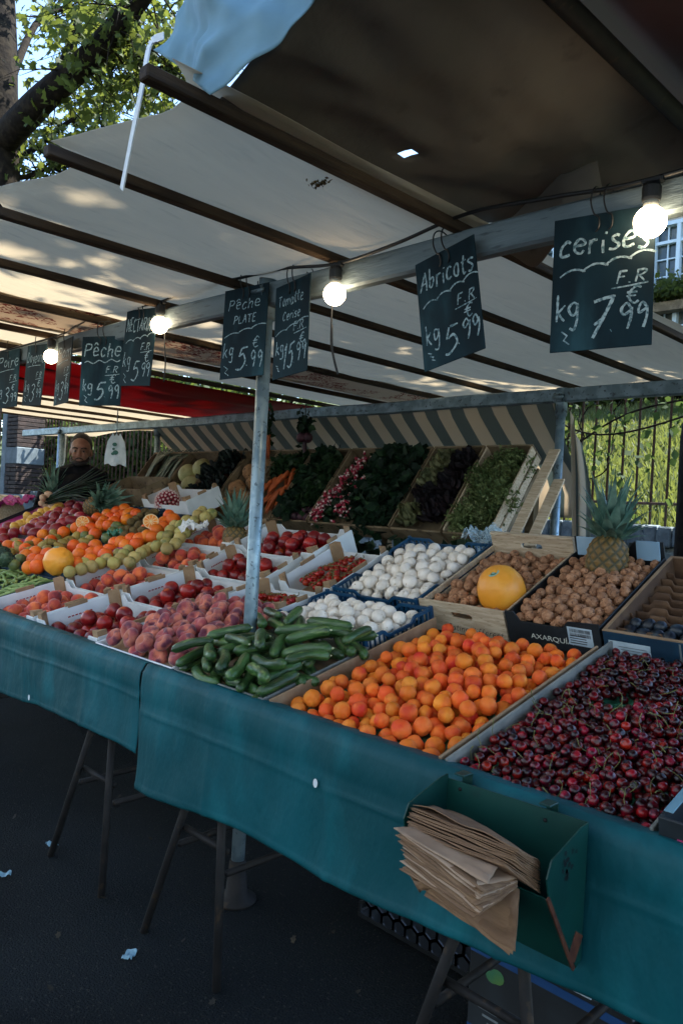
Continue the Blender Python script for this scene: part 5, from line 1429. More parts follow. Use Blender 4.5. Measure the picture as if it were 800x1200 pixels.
# pink and black box at the right edge
t, W, D, h = panel_tray('berry_box', 'black card box with a pink front at the right edge of the counter', 'card box', -.578, -.26, 1.475, 1.86, .17, 'dark_card', mi='grey_card', rise=.035)
MB().box((W*.54, -.0012, h*.44), (W*.86, .001, h*.72)).build('printed_panel', M['ink_pink'], t)
mb = MB(); n = 30; c = Vector((W*.30, -.0022, h*.40)); mb.strip([c+Vector((.03*math.cos(2*PI*i/n), 0, .03*math.sin(2*PI*i/n))) for i in range(n+1)], .005, (0, -1, 0)); mb.build('round_emblem', M['ink_maroon'], t)
MB().box((.012, D*.45, h+.003), (.018, D*.8, .003), bev=.001).build('top_flap', dm('flap_teal', '#5d8494', '#6b93a2', rough=.6), t)

# ------------------------------------------------------------------ left display: shallow crates and mixed fruit
def left_crate(label, x0, x1, y0, y1, mo, bedm, rise=.03):
    t, W, D, h = panel_tray('fruit_crate', label, 'fruit crate', x0, x1, y0, y1, .10, mo, mi='brown_card', th=.008, bed=.075, bedm=bedm, rise=rise)
    t['group'] = 'shallow crates of mixed fruit'; return t, W, D
t, W, D = left_crate('dark blue crate of green bean pods at the left front corner', -4.85, -4.03, 1.49, 1.90, 'navy_card', 'navy_card', .0)
bm = mw(t)
left_crate('dark blue crate under the yellow melon and the lowest oranges', -4.80, -4.03, 1.92, 2.315, 'navy_card', 'purple_paper')
left_crate('dark crate of pears and oranges left of the yellow melon', -5.75, -4.83, 1.75, 2.315, 'dark_card', 'purple_paper', .05)
left_crate('crate of pale quinces beside the white peach boxes', -4.56, -4.03, 2.352, 2.86, 'navy_card', 'navy_card')
left_crate('crate of brown kiwis and persimmons behind the quinces', -5.12, -4.58, 2.352, 2.90, 'navy_card', 'green_paper', .04)
left_crate('crate of oranges below the lying pineapple', -5.62, -5.14, 2.352, 2.92, 'brown_card', 'purple_paper', .05)
left_crate('crate of red mangos in front of the vendor', -6.35, -5.64, 2.352, 2.95, 'dark_card', 'purple_paper', .05)
left_crate('crate of yellow mangos at the far left end of the display', -7.0, -6.37, 2.1, 2.315, 'navy_card', 'purple_paper', .05)

def bean(s):
    mb = MB(); L = .13; n = 12
    pts = [((t-.5)*L, .012*math.sin(PI*t*(1+.3*s)), .004*math.sin(6*t+s)) for t in np.linspace(0, 1, n+1)]
    mb.tube(pts, [.003]+[.0085*(1+.16*math.cos(t*2*PI*4+s)) for t in np.linspace(.1, .9, n-1)]+[.002], 8); return mb.mesh('bean_pod', M['bean'])
BEA = [bean(s) for s in range(3)]
q = random.Random(8)
caps = []
for (x, y, z, a) in cyl_drop(120, .0, W+.0, .0, D, .07, .0085, .13, 3, (.5, 1.2, -.3, .9)):
    o = link('bean_pod', q.choice(BEA)); o.matrix_world = bm @ Matrix.Translation((x, y, z+.005)) @ Euler((q.uniform(0, 6), q.uniform(-.15, .15), a)).to_matrix().to_4x4()
    tag(o, 'green bean pod in the dark blue crate at the left front', 'bean pod', 'green bean pods in the left crate')

mell = on(69, 658, .085)
melon(mell, (math.radians(80), 0, math.radians(72)), (.082, .082, .105), 'yellow melon lying among the oranges at the left')
sticker_on(bpy.data.objects[[o.name for o in bpy.data.objects if o.name.startswith('melon')][-1]], mell+Vector((0.2, -.3, .93)).normalized()*.086, .012)

def spots(name, meshes, label, cat, group, lst, base_r, off=.05, seed=0, upright=None):
    q = random.Random(seed)
    for it in lst:
        x, y = it[:2]; s = it[2] if len(it) > 2 else 1.0; of = it[3] if len(it) > 3 else off
        p = on(x, y, of); o = link(name, q.choice(meshes)); o.location = p
        o.rotation_euler = (q.uniform(0, 6.3), q.uniform(0, 6.3), q.uniform(0, 6.3)) if upright is None else (q.uniform(-upright, upright), q.uniform(-upright, upright), q.uniform(0, 6.3))
        o.scale = (s*q.uniform(.94, 1.06),)*3; tag(o, label, cat, group)
spots('orange', ORA, 'bright orange in the heap between the mangos and the kiwis', 'orange', 'oranges in the upper heap',
      [(114, 607), (122, 611), (130, 607), (107, 619), (98, 623), (90, 619), (119, 616), (134, 612), (139, 606), (144, 604), (149, 609), (154, 601), (128, 616), (112, 626), (126, 603), (137, 600), (146, 597), (103, 612), (160, 603), (151, 603)], .042, .065, 1)
spots('orange', ORA, 'orange among the pears left of the yellow melon', 'orange', 'oranges among the pears', [(75, 624), (51, 627), (37, 635), (30, 643), (22, 640), (44, 637), (60, 634), (31, 651), (42, 648), (10, 640)], .042, .06, 2)
spots('orange', ORA, 'orange beside and behind the lying yellow melon', 'orange', 'oranges around the left melon', [(93, 650), (108, 648), (117, 647), (106, 657), (91, 661), (48, 657), (44, 664), (34, 665), (124, 651), (97, 644), (112, 640), (128, 645), (87, 640), (56, 650), (40, 657)], .042, .05, 3)
spots('persimmon', ORA, 'glowing orange persimmon in front of the kiwis', 'persimmon', 'persimmons before the kiwis', [(203, 610, 1.25), (192, 613), (184, 622, 1.05), (173, 629, 1.05), (164, 632), (154, 632), (142, 636), (135, 637), (172, 620, .9), (148, 640), (160, 638), (179, 630), (192, 618), (198, 604)], .042, .055, 4)
spots('pear', PER, 'green-brown pear among the oranges left of the melon', 'pear', 'pears left of the melon', [(13, 648), (24, 643), (33, 640), (50, 641), (57, 637), (66, 632), (82, 634), (98, 636), (56, 645), (90, 630), (40, 646), (76, 638), (18, 636), (105, 633), (70, 642), (64, 626)], .034, .06, 5)
spots('mango', MAN, 'dark red mango in the heap before the vendor', 'mango', 'red mangos before the vendor', [(83, 591), (92, 596), (80, 600), (65, 607), (77, 608), (62, 615), (51, 611), (49, 618), (37, 621), (70, 600), (58, 605), (44, 613), (30, 622), (88, 603), (73, 614), (56, 622), (84, 611), (66, 620), (42, 625), (95, 606)], .043, .07, 6)
spots('yellow_mango', YMA, 'yellow mango in the row left of the red mangos', 'mango', 'yellow mangos left of the red ones', [(50, 602), (45, 605), (40, 608), (36, 612), (28, 613), (23, 615), (64, 598), (56, 600), (33, 606), (18, 617), (46, 611), (69, 594)], .036, .07, 7)
spots('kiwi', GRN, 'brown kiwi in the crate behind the persimmons', 'kiwi', 'kiwis behind the persimmons', [(165, 605), (154, 612), (163, 616), (150, 620), (146, 628), (157, 623), (172, 611), (143, 622), (168, 622), (176, 604), (160, 609), (138, 627), (170, 600), (181, 600), (152, 605)], .028, .065, 8)
spots('avocado', AVO, 'dull green avocado between the oranges and the pears', 'avocado', 'avocados beside the oranges', [(89, 608), (75, 615), (24, 656), (17, 662), (100, 628), (137, 617), (132, 623), (83, 620), (126, 631)], .034, .06, 9)
spots('pomegranate', POM, 'dark red pomegranate at the left edge of the display', 'pomegranate', 'pomegranates at the left edge', [(3, 625), (5, 632), (17, 625), (10, 618), (0, 640)], .045, .06, 10)
spots('quince', QUI, 'pale yellow-green quince beside the white boxes', 'quince', 'pale quinces beside the white boxes', [(195, 636), (197, 628), (212, 624), (212, 616), (211, 630), (200, 622), (224, 617), (206, 637), (218, 624), (190, 629), (219, 610), (228, 611), (205, 616), (184, 640), (196, 643)], .036, .055, 11, .7)
spots('quince', QUI, 'speckled yellow quince in front of the persimmons', 'quince', 'quinces before the persimmons', [(141, 655), (146, 650), (158, 653), (177, 642), (134, 660), (152, 659), (118, 660), (125, 656), (108, 664), (166, 648), (171, 645), (96, 667), (100, 660), (82, 670), (139, 649), (150, 645)], .036, .045, 12, .7)
spots('quince', QUI, 'pale apple-like quince in the small box behind the peaches', 'quince', 'quinces in the back box', [(232, 604), (241, 606), (237, 599), (248, 602)], .036, .07, 13, .7)
def half_orange(px, py, off, r, label):
    p = on(px, py, off); t = thing('half_orange', label, 'orange half', tuple(p)); d = (CAM-p).normalized(); t.rotation_euler = (d+Vector((0, 0, .25))).to_track_quat('Z', 'Y').to_euler()
    n = 30; prof = [(r*math.sin(a), -r*math.cos(a)) for a in np.linspace(0.02, PI/2, 9)]
    MB().lathe(prof, n).build('rind', M['orange'], t, True)
    MB().lathe([(0, .0004), (r*.995, .0004), (r*.995, .0014), (0, .0014)], n).build('pith', M['orange_pith'], t)
    mb = MB()
    for k in range(10):
        a0 = 2*PI*k/10+.05; a1 = 2*PI*(k+1)/10-.05; pts = [Vector((.1*r*math.cos((a0+a1)/2), .1*r*math.sin((a0+a1)/2), .0022))]+[Vector((.88*r*math.cos(a), .88*r*math.sin(a), .0022)) for a in np.linspace(a0, a1, 6)]
        mb.add(pts, [tuple(range(7))])
    mb.build('flesh', M['orange_flesh'], t)
half_orange(97, 612, .10, .044, 'cut orange half showing its flesh in the upper orange heap')
half_orange(177, 611, .11, .048, 'cut orange half showing its flesh on top of the kiwis')
# bits of net and paper
def crumple(name, label, cat, c, sx, sy, amp, m, seed, rot=0):
    mb = MB(); mb.grid(lambda u, v: ((u-.5)*sx, (v-.5)*sy, amp*(noise.noise((u*3+seed, v*3, seed))+.5*noise.noise((u*8, v*8, seed)))), 14, 14)
    o = mb.build(name, m, smooth=False, loc=tuple(c)); o.rotation_euler = (.25, 0, rot); o.modifiers.new('thickness', 'SOLIDIFY').thickness = .001; return tag(o, label, cat)
crumple('green_net', 'small piece of green plastic net among the kiwis', 'net', on(136, 624, .09), .10, .08, .04, dm('net_green', '#17604c', '#1d6e56', rough=.5), 2)
crumple('wrapping_paper', 'white wrapping paper sticking up beside the quinces', 'paper', on(227, 616, .10), .14, .12, .05, M['white_card'], 5, .5)
crumple('wrapping_paper', 'magenta crate paper edge in front of the persimmons', 'paper', on(132, 644, .06), .20, .05, .03, M['purple_paper'], 7, .3)
# boxes at the back edge of the left display
white_box('white box with raised brown flaps at the back, holding a few quinces', -4.86, -4.30, 2.90, 3.16, rise=.10, redtext=False)
t, W, D, h = panel_tray('wooden_box', 'plain wooden box under the radish bunch', 'wooden box', -5.45, -4.90, 2.93, 3.16, .13, 'crate_wood', rise=.16)
# bunch of radishes
c = at(197, 589, 2.95); t = thing('radish_bunch', 'round bunch of red radishes with white tips, on the back edge of the display', 'radishes', tuple(c))
mb = MB(); mb.ball((0, 0, 0), (.012, .012, .0155), 10, 8); mb.mi = 1; mb.ball((0, 0, -.0145), (.0085, .0085, .007), 8, 6); mb.tube([(0, 0, -.018), (.001, 0, -.026), (.002, .001, -.036)], [.003, .0015, .0004], 6); rm = mb.mesh('radish', [M['radish'], M['radish_white']])
axis = (CAM-c).normalized()
for k in range(85):
    z = 1-1.35*(k+.5)/85; a = k*2.39996; s = math.sqrt(max(0, 1-z*z)); u = axis.orthogonal().normalized(); v = axis.cross(u)
    d = (axis*z+u*s*math.cos(a)+v*s*math.sin(a)); o = link('radish', rm, t, tuple(d*.073), d.to_track_quat('-Z', 'Y').to_euler())
mb = MB(); mb.ball((0, 0, 0), .06, 14, 10); mb.tube([(0, 0, 0), (.02, .06, -.02), (.03, .14, -.06)], [.02, .014, .004], 8); mb.build('stalks', M['mid_greens'], t, True)
# lying pineapple and the one behind it, garlic
def toward(d): return Vector(d).to_track_quat('Z', 'Y').to_euler()
a = at(104, 597, 2.72); b = at(121, 588, 2.74)
pineapple(a, toward(b-a), .17, .075, .26, 'pineapple lying on its side behind the oranges, leaves to the right', 3)
a = at(60, 600, 2.85)
pineapple(a, (0, math.radians(6), 0), .16, .07, .27, 'pineapple half hidden behind the garlic at the left, leaves in front of the vendor', 4)
c = at(56, 587, 2.68); t = thing('garlic_bunch', 'pale round bunch of garlic with long green stalks lying across the display', 'garlic', tuple(c))
q = random.Random(4)
for k in range(17):
    d = Vector((q.gauss(0, 1), q.gauss(0, 1), q.gauss(0, 1))).normalized()*.055
    link('bulb', MB().ball((0, 0, 0), (.026, .026, .028), 12, 8, lambda th, ph: 1+.06*math.cos(6*th)*math.sin(ph)).mesh('bulb', M['garlic']) if k == 0 else bpy.data.meshes['bulb'], t, tuple(d), (q.uniform(0, 6), q.uniform(0, 6), 0))
e = at(108, 568, 2.70)-c
mb = MB()
for k in range(26):
    w = Vector((q.gauss(0, .03), q.gauss(0, .02), q.gauss(0, .035))); mb.tube(catmull([w*.3, e*.35+w*.6+Vector((0, 0, .01)), e*.75+w, e*q.uniform(1.05, 1.35)+w*2.2-Vector((0, 0, .03))], 4), [.006]*6+[.004]*6+[.001], 5)
mb.build('stalks', M['dark_greens'], t, True)
# artichokes
for i, (px, py) in enumerate(((4, 650), (-6, 642), (8, 657))):
    p = on(px, py, .09); t = thing('artichoke', 'dark green artichoke at the left edge beside the bean pods', 'artichoke', tuple(p), (q.uniform(-.3, .3), q.uniform(-.3, .3), i), 'artichokes at the left edge')
    mb = MB()
    mb.ball((0, 0, 0), .038, 12, 8)
    for k in range(40):
        z = -.9+1.75*k/40; az = k*2.39996; s = math.sqrt(max(0, 1-z*z)); n = Vector((s*math.cos(az), s*math.sin(az), z)); sd = Vector((-math.sin(az), math.cos(az), 0)); up_ = sd.cross(n)*-1 if sd.cross(n).z < 0 else sd.cross(n)
        b = n*.040; mb.add([b-sd*.014, b+up_*.018-sd*.013+n*.006, b+up_*.034+n*.002, b+up_*.018+sd*.013+n*.006, b+sd*.014], [(0, 1, 2, 3, 4)])
    mb.build('bracts', M['artichoke'], t)
# box with pale vegetables at the far left
t, W, D, h = panel_tray('card_box', 'open cardboard box of pale vegetables at the far left edge', 'card box', -7.15, -6.55, 2.352, 2.75, .17, 'pale_wood', rise=.14)
bmx = mw(t)
for i in range(5):
    o = link('marrow', MB().ball((0, 0, 0), (.045, .045, .10), 14, 12, groove(0, .2, .02, .06, 1, i)).mesh('marrow', M['cabbage'])); o.matrix_world = bmx @ Matrix.Translation((.1+.1*i, .2, .15)) @ Euler((1.2, .3*i, .2*i)).to_matrix().to_4x4(); tag(o, 'pale green marrow in the open box at the far left', 'marrow', 'marrows in the far left box')
crumple('plastic_wrap', 'crumpled magenta plastic wrap on top of the far left box', 'wrap', at(14, 587, 2.6), .42, .25, .09, M['purple_paper'], 3)

# ------------------------------------------------------------------ vegetable racks at the back
RT = math.atan2(.47, .36)
rk = thing('vegetable_rack', 'wooden stepped rack carrying the tilted vegetable crates', 'rack', (-4, 3.5, 0))
for x in (-2.25, -3.3, -4.4, -5.5, -6.15):
    mb = MB(); mb.box((x, 3.42, .64), (.05, .05, 1.28)); mb.box((x, 3.74, .80), (.05, .05, 1.60)); mb.bar((x, 3.37, 1.265), (x, 3.76, 1.70), .05, .04); part(mb, 'upright', M['crate_wood'], rk)
mb = MB(); mb.box((-4.2, 3.22, .98), (4.0, .36, .03)); part(mb, 'shelf', M['crate_wood'], rk)
mb = MB(); mb.box((-4.2, 3.05, .97), (4.0, .02, .10)); part(mb, 'shelf_edge', M['crate_wood'], rk)
XB = [-2.20, -2.51, -2.88, -3.57, -3.93, -4.30, -4.67, -5.04, -5.45, -6.02]
NAMES = ['wooden crate of pale green frisée at the right end of the rack', 'wooden crate of dark oak-leaf lettuce next to the frisée', 'wide wooden crate of dark leafy greens and radishes in the middle of the rack', 'wooden crate of dark beet greens right of the carrots',
         'wooden crate of carrots behind the steel post', 'wooden crate of brown celeriac roots', 'wooden crate of dark cabbage', 'wooden crate of pale round cabbages', 'wooden crate of leeks at the left end of the rack']
RC = []
for i in range(len(XB)-1):
    x1, x0 = XB[i]-.006, XB[i+1]+.006; W = x1-x0; Lr = .60; hh = .10
    t = thing('vegetable_crate', NAMES[i], 'vegetable crate', (x0, 3.36, 1.285), (RT, 0, 0), 'tilted vegetable crates on the back rack')
    MB().box((W/2, Lr/2, -.006), (W-.022, Lr-.004, .010)).build('floor', M['crate_wood'], t)
    MB().box((W/2, -.006, .045), (W, .012, .11), bev=.002).build('lip_board', M['crate_wood'], t)
    MB().box((W/2, Lr+.006, .05), (W, .012, .12), bev=.002).build('top_board', M['crate_wood'], t)
    for sx in (.005, W-.005):
        for z, w_ in ((.018, .05), (.082, .052)): MB().box((sx, Lr/2, z), (.010, Lr-.003, w_), bev=.0015).build('side_slat', M['crate_wood' if i else 'pale_wood'], t)
    RC.append((t, W, Lr, Matrix.Translation(t.location) @ Euler((RT, 0, 0)).to_matrix().to_4x4()))
def leafy(name, label, cat, crate, x, y, rx, ry, rz, n, size, m, seed, group, aspect=.5, stem=True, out=.04):
    t_, W, L, mx = crate; t = thing(name, label, cat, (0, 0, 0), group=group); t.matrix_world = mx @ Matrix.Translation((x, y, out))
    r = np.random.default_rng(seed); P = []
    while len(P) < n:
        d = r.normal(size=3); d /= np.linalg.norm(d); d *= r.random()**.45; p = d*np.array((rx, ry, rz)); p[2] += rz*.35
        if abs(p[0]+x-W/2) < W/2-.01 and p[2] > -.02: P.append(p)
    link('leaves', leaf_mesh('leaves', P, size, m, seed, aspect=aspect), t)
    if stem:
        mb = MB()
        for k in range(14):
            e = P[k*7 % len(P)]; mb.tube(catmull([(0, -ry*.8, .0), (e[0]*.5, e[1]*.3-ry*.3, e[2]*.4), tuple(e)], 3), [.004]*3+[.003]*3+[.0015], 5)
        mb.build('stalks', M['mid_greens'], t, True)
def hanger(name, fn): pass
# frisée heads: fine wiry leaves
def frisee(crate, x, y, R, seed):
    t_, W, L, mx = crate; t = thing('frisee', 'pale green frisée lettuce in the right-hand rack crate', 'lettuce', group='frisée heads in the right rack crate'); t.matrix_world = mx @ Matrix.Translation((x, y, .05))
    r = np.random.default_rng(seed); mb = MB(); P = []
    for k in range(330):
        d = r.normal(size=3); d[2] = abs(d[2])*1.1; d /= np.linalg.norm(d); L_ = R*(.7+.5*r.random()); pts = []; p = d*.012; dd = d.copy()
        for j in range(7): pts.append(p.copy()); dd = dd+.28*r.normal(size=3)+np.array((0, 0, -.05)); dd /= np.linalg.norm(dd); p = p+dd*L_/6
        mb.tube(pts, [.0028, .0024, .002, .0017, .0014, .001, .0006], 4)
        for j in range(1, 7):
            for _ in range(2): P.append(pts[j]+r.normal(size=3)*.005)
    mb.build('ribs', M['frisee'], t, True)
    link('leaves', leaf_mesh('leaves', P, .022, M['frisee'], seed, aspect=.22), t)
for i, (x, y, R) in enumerate(((.10, .10, .115), (.20, .24, .125), (.09, .36, .12), (.19, .47, .12))): frisee(RC[0], x, y, R, 70+i)
def oak(crate, x, y, R, m, label, group, seed):
    t_, W, L, mx = crate; t = thing('lettuce', label, 'lettuce', group=group); t.matrix_world = mx @ Matrix.Translation((x, y, .05))
    r = np.random.default_rng(seed); mb = MB()
    for k in range(46):
        az = k*2.4+.2*r.normal(); s = k/46; el = .15+1.25*(1-s); L_ = R*(.7+.5*r.random()); w = .035*(.8+.5*r.random())
        o_ = Vector((math.cos(az)*math.cos(el), math.sin(az)*math.cos(el), math.sin(el))); sd = Vector((-math.sin(az), math.cos(az), 0)); up_ = o_.cross(sd)*-1
        def leaf(u, v): return o_*(L_*v)+sd*((u-.5)*2*w*math.sin(PI*(.15+.8*v)))+up_*(-.03*v*v+.018*math.sin(u*13+k)*v)+Vector((0, 0, .008*math.sin(v*17+k)))
        mb.grid(leaf, 7, 6)
    mb.build('leaves', m, t, True)
for i, (x, y) in enumerate(((.26, .14), (.25, .32), (.26, .48), (.16, .22))): oak(RC[1], x, y, .12, M['oak_lettuce'], 'dark red oak-leaf lettuce in the rack crate beside the frisée', 'dark lettuces in the rack', 80+i)
for i, (x, y) in enumerate(((.08, .10), (.09, .36), (.13, .50))): oak(RC[1], x, y, .10, M['pale_lettuce'], 'pale lettuce at the left side of the dark lettuce crate', 'pale lettuces in the rack', 90+i)
for i, (x, y) in enumerate(((.48, .12), (.58, .26), (.46, .32), (.56, .46), (.40, .50), (.38, .20))):
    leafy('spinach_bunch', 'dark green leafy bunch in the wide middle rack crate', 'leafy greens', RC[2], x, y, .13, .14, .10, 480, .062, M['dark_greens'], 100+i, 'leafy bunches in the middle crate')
q = random.Random(6)
for i, (x, y) in enumerate(((.06, .10), (.10, .28), (.15, .44), (.25, .12), (.29, .26))):
    t_, W, L, mx = RC[2]; t = thing('radish_bunch', 'bunch of small red and white radishes in the wide middle rack crate', 'radishes', group='radish bunches in the middle crate'); t.matrix_world = mx @ Matrix.Translation((x, y, .075))
    for k in range(42): link('radish', rm, t, (q.gauss(0, .024), q.gauss(0, .055), q.gauss(.035, .014)), (q.uniform(0, 6), q.uniform(0, 6), 0), .85)
    P = [(q.gauss(.06, .03), q.gauss(.03, .06), q.gauss(-.01, .02)) for _ in range(120)]; link('leaves', leaf_mesh('leaves', P, .045, M['dark_greens'], 120+i, aspect=.35), t)
for i, (x, y) in enumerate(((.1, .14), (.24, .22), (.12, .34), (.25, .44), (.14, .52))):
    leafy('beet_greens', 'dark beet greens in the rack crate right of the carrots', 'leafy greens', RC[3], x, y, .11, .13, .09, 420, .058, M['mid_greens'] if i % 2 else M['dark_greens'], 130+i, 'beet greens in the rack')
for k in range(10):
    o = link('beetroot', MB().ball((0, 0, 0), .034, 12, 8, groove(0, .2, -.1, .08, 1, k)).mesh('beetroot', M['beet'])); o.matrix_world = RC[3][3] @ Matrix.Translation((.05+.06*(k % 5), .05+.06*(k//5), .06)); tag(o, 'dark beetroot low in the rack crate right of the carrots', 'beetroot', 'beetroots in the rack')
car = MB(); car.lathe([(0, 0), (.004, 0), (.015, .006), (.017, .02), (.0145, .07), (.010, .12), (.005, .165), (.001, .19), (0, .19)], 12); carm = car.mesh('carrot', M['carrot'])
for k in range(26):
    x = .05+.27*((k*.382) % 1); y = .10+.26*(k/26); o = link('carrot', carm)
    o.matrix_world = RC[4][3] @ Matrix.Translation((x, y+.12, .03+.03*((k*7) % 3))) @ Euler((PI/2+q.uniform(-.2, .2), 0, q.uniform(-.45, .45))).to_matrix().to_4x4(); tag(o, 'orange carrot in the rack crate behind the steel post', 'carrot', 'carrots in the rack')
for i, (x, y) in enumerate(((.1, .48), (.25, .5))): leafy('leafy_tuft', 'tuft of carrot greens above the carrots', 'leafy greens', RC[4], x, y, .11, .10, .08, 220, .05, M['mid_greens'], 140+i, 'carrot tops')
for i, (x, y, R) in enumerate(((.12, .10, .07), (.25, .17, .068), (.12, .26, .072), (.26, .34, .07), (.13, .43, .066), (.25, .50, .06))):
    o = link('celeriac', MB().ball((0, 0, 0), R, 20, 14, groove(0, .2, .05, .16, .95, i)).mesh('celeriac', M['celeriac'])); o.matrix_world = RC[5][3] @ Matrix.Translation((x, y, R*.9)); tag(o, 'brown knobbly celeriac in the rack crate left of the carrots', 'celeriac', 'celeriac roots in the rack')
for i, (x, y) in enumerate(((.12, .12), (.25, .24), (.12, .36), (.25, .48))): oak(RC[6], x, y, .15, dm('black_cabbage', '#0e1a17', '#15241f', rough=.5), 'very dark cabbage in the rack crate left of the celeriac', 'dark cabbages in the rack', 150+i) if i == 0 else oak(RC[6], x, y, .15, M['black_cabbage'], 'very dark cabbage in the rack crate left of the celeriac', 'dark cabbages in the rack', 150+i)
for i, (x, y) in enumerate(((.26, .10), (.28, .28), (.27, .46), (.12, .2), (.12, .4))):
    o = link('white_cabbage', MB().ball((0, 0, 0), .082, 20, 14, groove(0, .2, .02, .05, .85, i)).mesh('white_cabbage', M['cabbage'])); o.matrix_world = RC[7][3] @ Matrix.Translation((x, y, .075)); tag(o, 'pale round cabbage behind the radish bunch', 'cabbage', 'pale cabbages in the rack')
for k in range(11):
    t = thing('leek', 'long leek with dark green leaves at the left end of the rack', 'leek', group='leeks in the rack'); x = .06+.042*k
    t.matrix_world = RC[8][3] @ Matrix.Translation((x, .03, .03+.025*(k % 3))) @ Euler((q.uniform(-.05, .05), 0, q.uniform(-.12, .02))).to_matrix().to_4x4()
    mb = MB(); mb.tube([(0, 0, 0), (0, .02, 0), (0, .22, .004)], [.012, .016, .017], 10); mb.build('shank', M['leek_white'], t, True)
    mb = MB()
    for s in range(6):
        a = (s-2.5)*.012; pts = [(a*.3, .20, .002*s), (a, .34, .012+.004*s), (a*2.2, .48, .02+.006*s), (a*3.6, .60+.01*s, .012-.006*s)]
        sm = catmull(pts, 4)
        for u, v in zip(sm[:-1], sm[1:]): mb.bar(u, v, .020, .002)
    mb.build('leaves', M['leek_green'], t)
# lower shelf of greens in front of the rack
for i in range(10):
    x = -2.35-.36*i; t = thing('herb_bunch', 'dark bunch of greens on the low shelf below the tilted crates', 'leafy greens', (x, 3.2, 1.0), group='bunches on the low shelf')
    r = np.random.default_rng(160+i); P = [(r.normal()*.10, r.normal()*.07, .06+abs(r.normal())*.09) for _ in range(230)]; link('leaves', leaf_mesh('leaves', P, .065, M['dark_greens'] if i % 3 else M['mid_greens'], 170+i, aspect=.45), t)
    mb = MB()
    for k in range(10): mb.tube(catmull([(r.normal()*.03, r.normal()*.03, 0), (r.normal()*.04, r.normal()*.03, .06), tuple(P[k])], 3), .003, 5)
    mb.build('stalks', M['mid_greens'], t, True)
# crumpled clear film by the rack's right end
crumple('plastic_film', 'crumpled clear plastic film at the foot of the frisée crate', 'plastic film', at(570, 628, 3.18), .20, .16, .09, dm('clear_film', '#bfd6df', '#a8c4cf', rough=.12, alpha=.35, spec=.8), 4)
# loose boards leaning at the right end of the rack
for i, (a, b, lab) in enumerate(((at(600, 632, 3.28), at(650, 527, 3.66), 'weathered grey-brown plank leaning against the right end of the rack'), (at(620, 640, 3.26), at(655, 562, 3.60), 'reddish plank leaning beside the rear post'))):
    mb = MB(); mb.bar(a, b, .012, .062, up=(1, 0, 0), bev=.002); tag(mb.build('leaning_plank', M['pale_wood']), lab, 'plank')
# hanging bunches under the rear beam
def hang_bunch(px, py, Y, label, name, cat, m, n, seed, drop_=.0):
    c = at(px, py, Y); t = thing(name, label, cat, tuple(c)); r = np.random.default_rng(seed)
    P = [(r.normal()*.022, r.normal()*.02, .02+r.normal()*.05) for _ in range(n)]; link('leaves', leaf_mesh('leaves', P, .045, m, seed, aspect=.45, down=1.2), t)
    mb = MB(); mb.tube([(0, 0, .18), (0, 0, .05), (.01, 0, -.02)], .004, 6); mb.build('string', M['wire'], t, True); return t
t = hang_bunch(357, 503, 3.6, 'dark leafy beet bunch hanging from the rear beam', 'hanging_bunch', 'hanging vegetables', M['dark_greens'], 130, 5)
mb = MB()
for k in range(4): mb.ball((.035*math.cos(k*1.6), .03*math.sin(k*1.6), -.06), .036, 12, 8)
mb.tube(catmull([(0, 0, -.06), (.0, .01, -.16), (-.015, .01, -.24)], 4), [.016]*4+[.01]*4+[.003], 8); mb.build('roots', M['beet'], t, True)
t = hang_bunch(312, 500, 3.6, 'bunch of carrots hanging from the rear beam behind the steel post', 'hanging_carrots', 'hanging vegetables', M['mid_greens'], 90, 6)
for k in range(9): link('carrot', carm, t, (.022*math.cos(k*.8), .022*math.sin(k*.8), -.05), (PI+.12*math.cos(k), .12*math.sin(k*2), k))

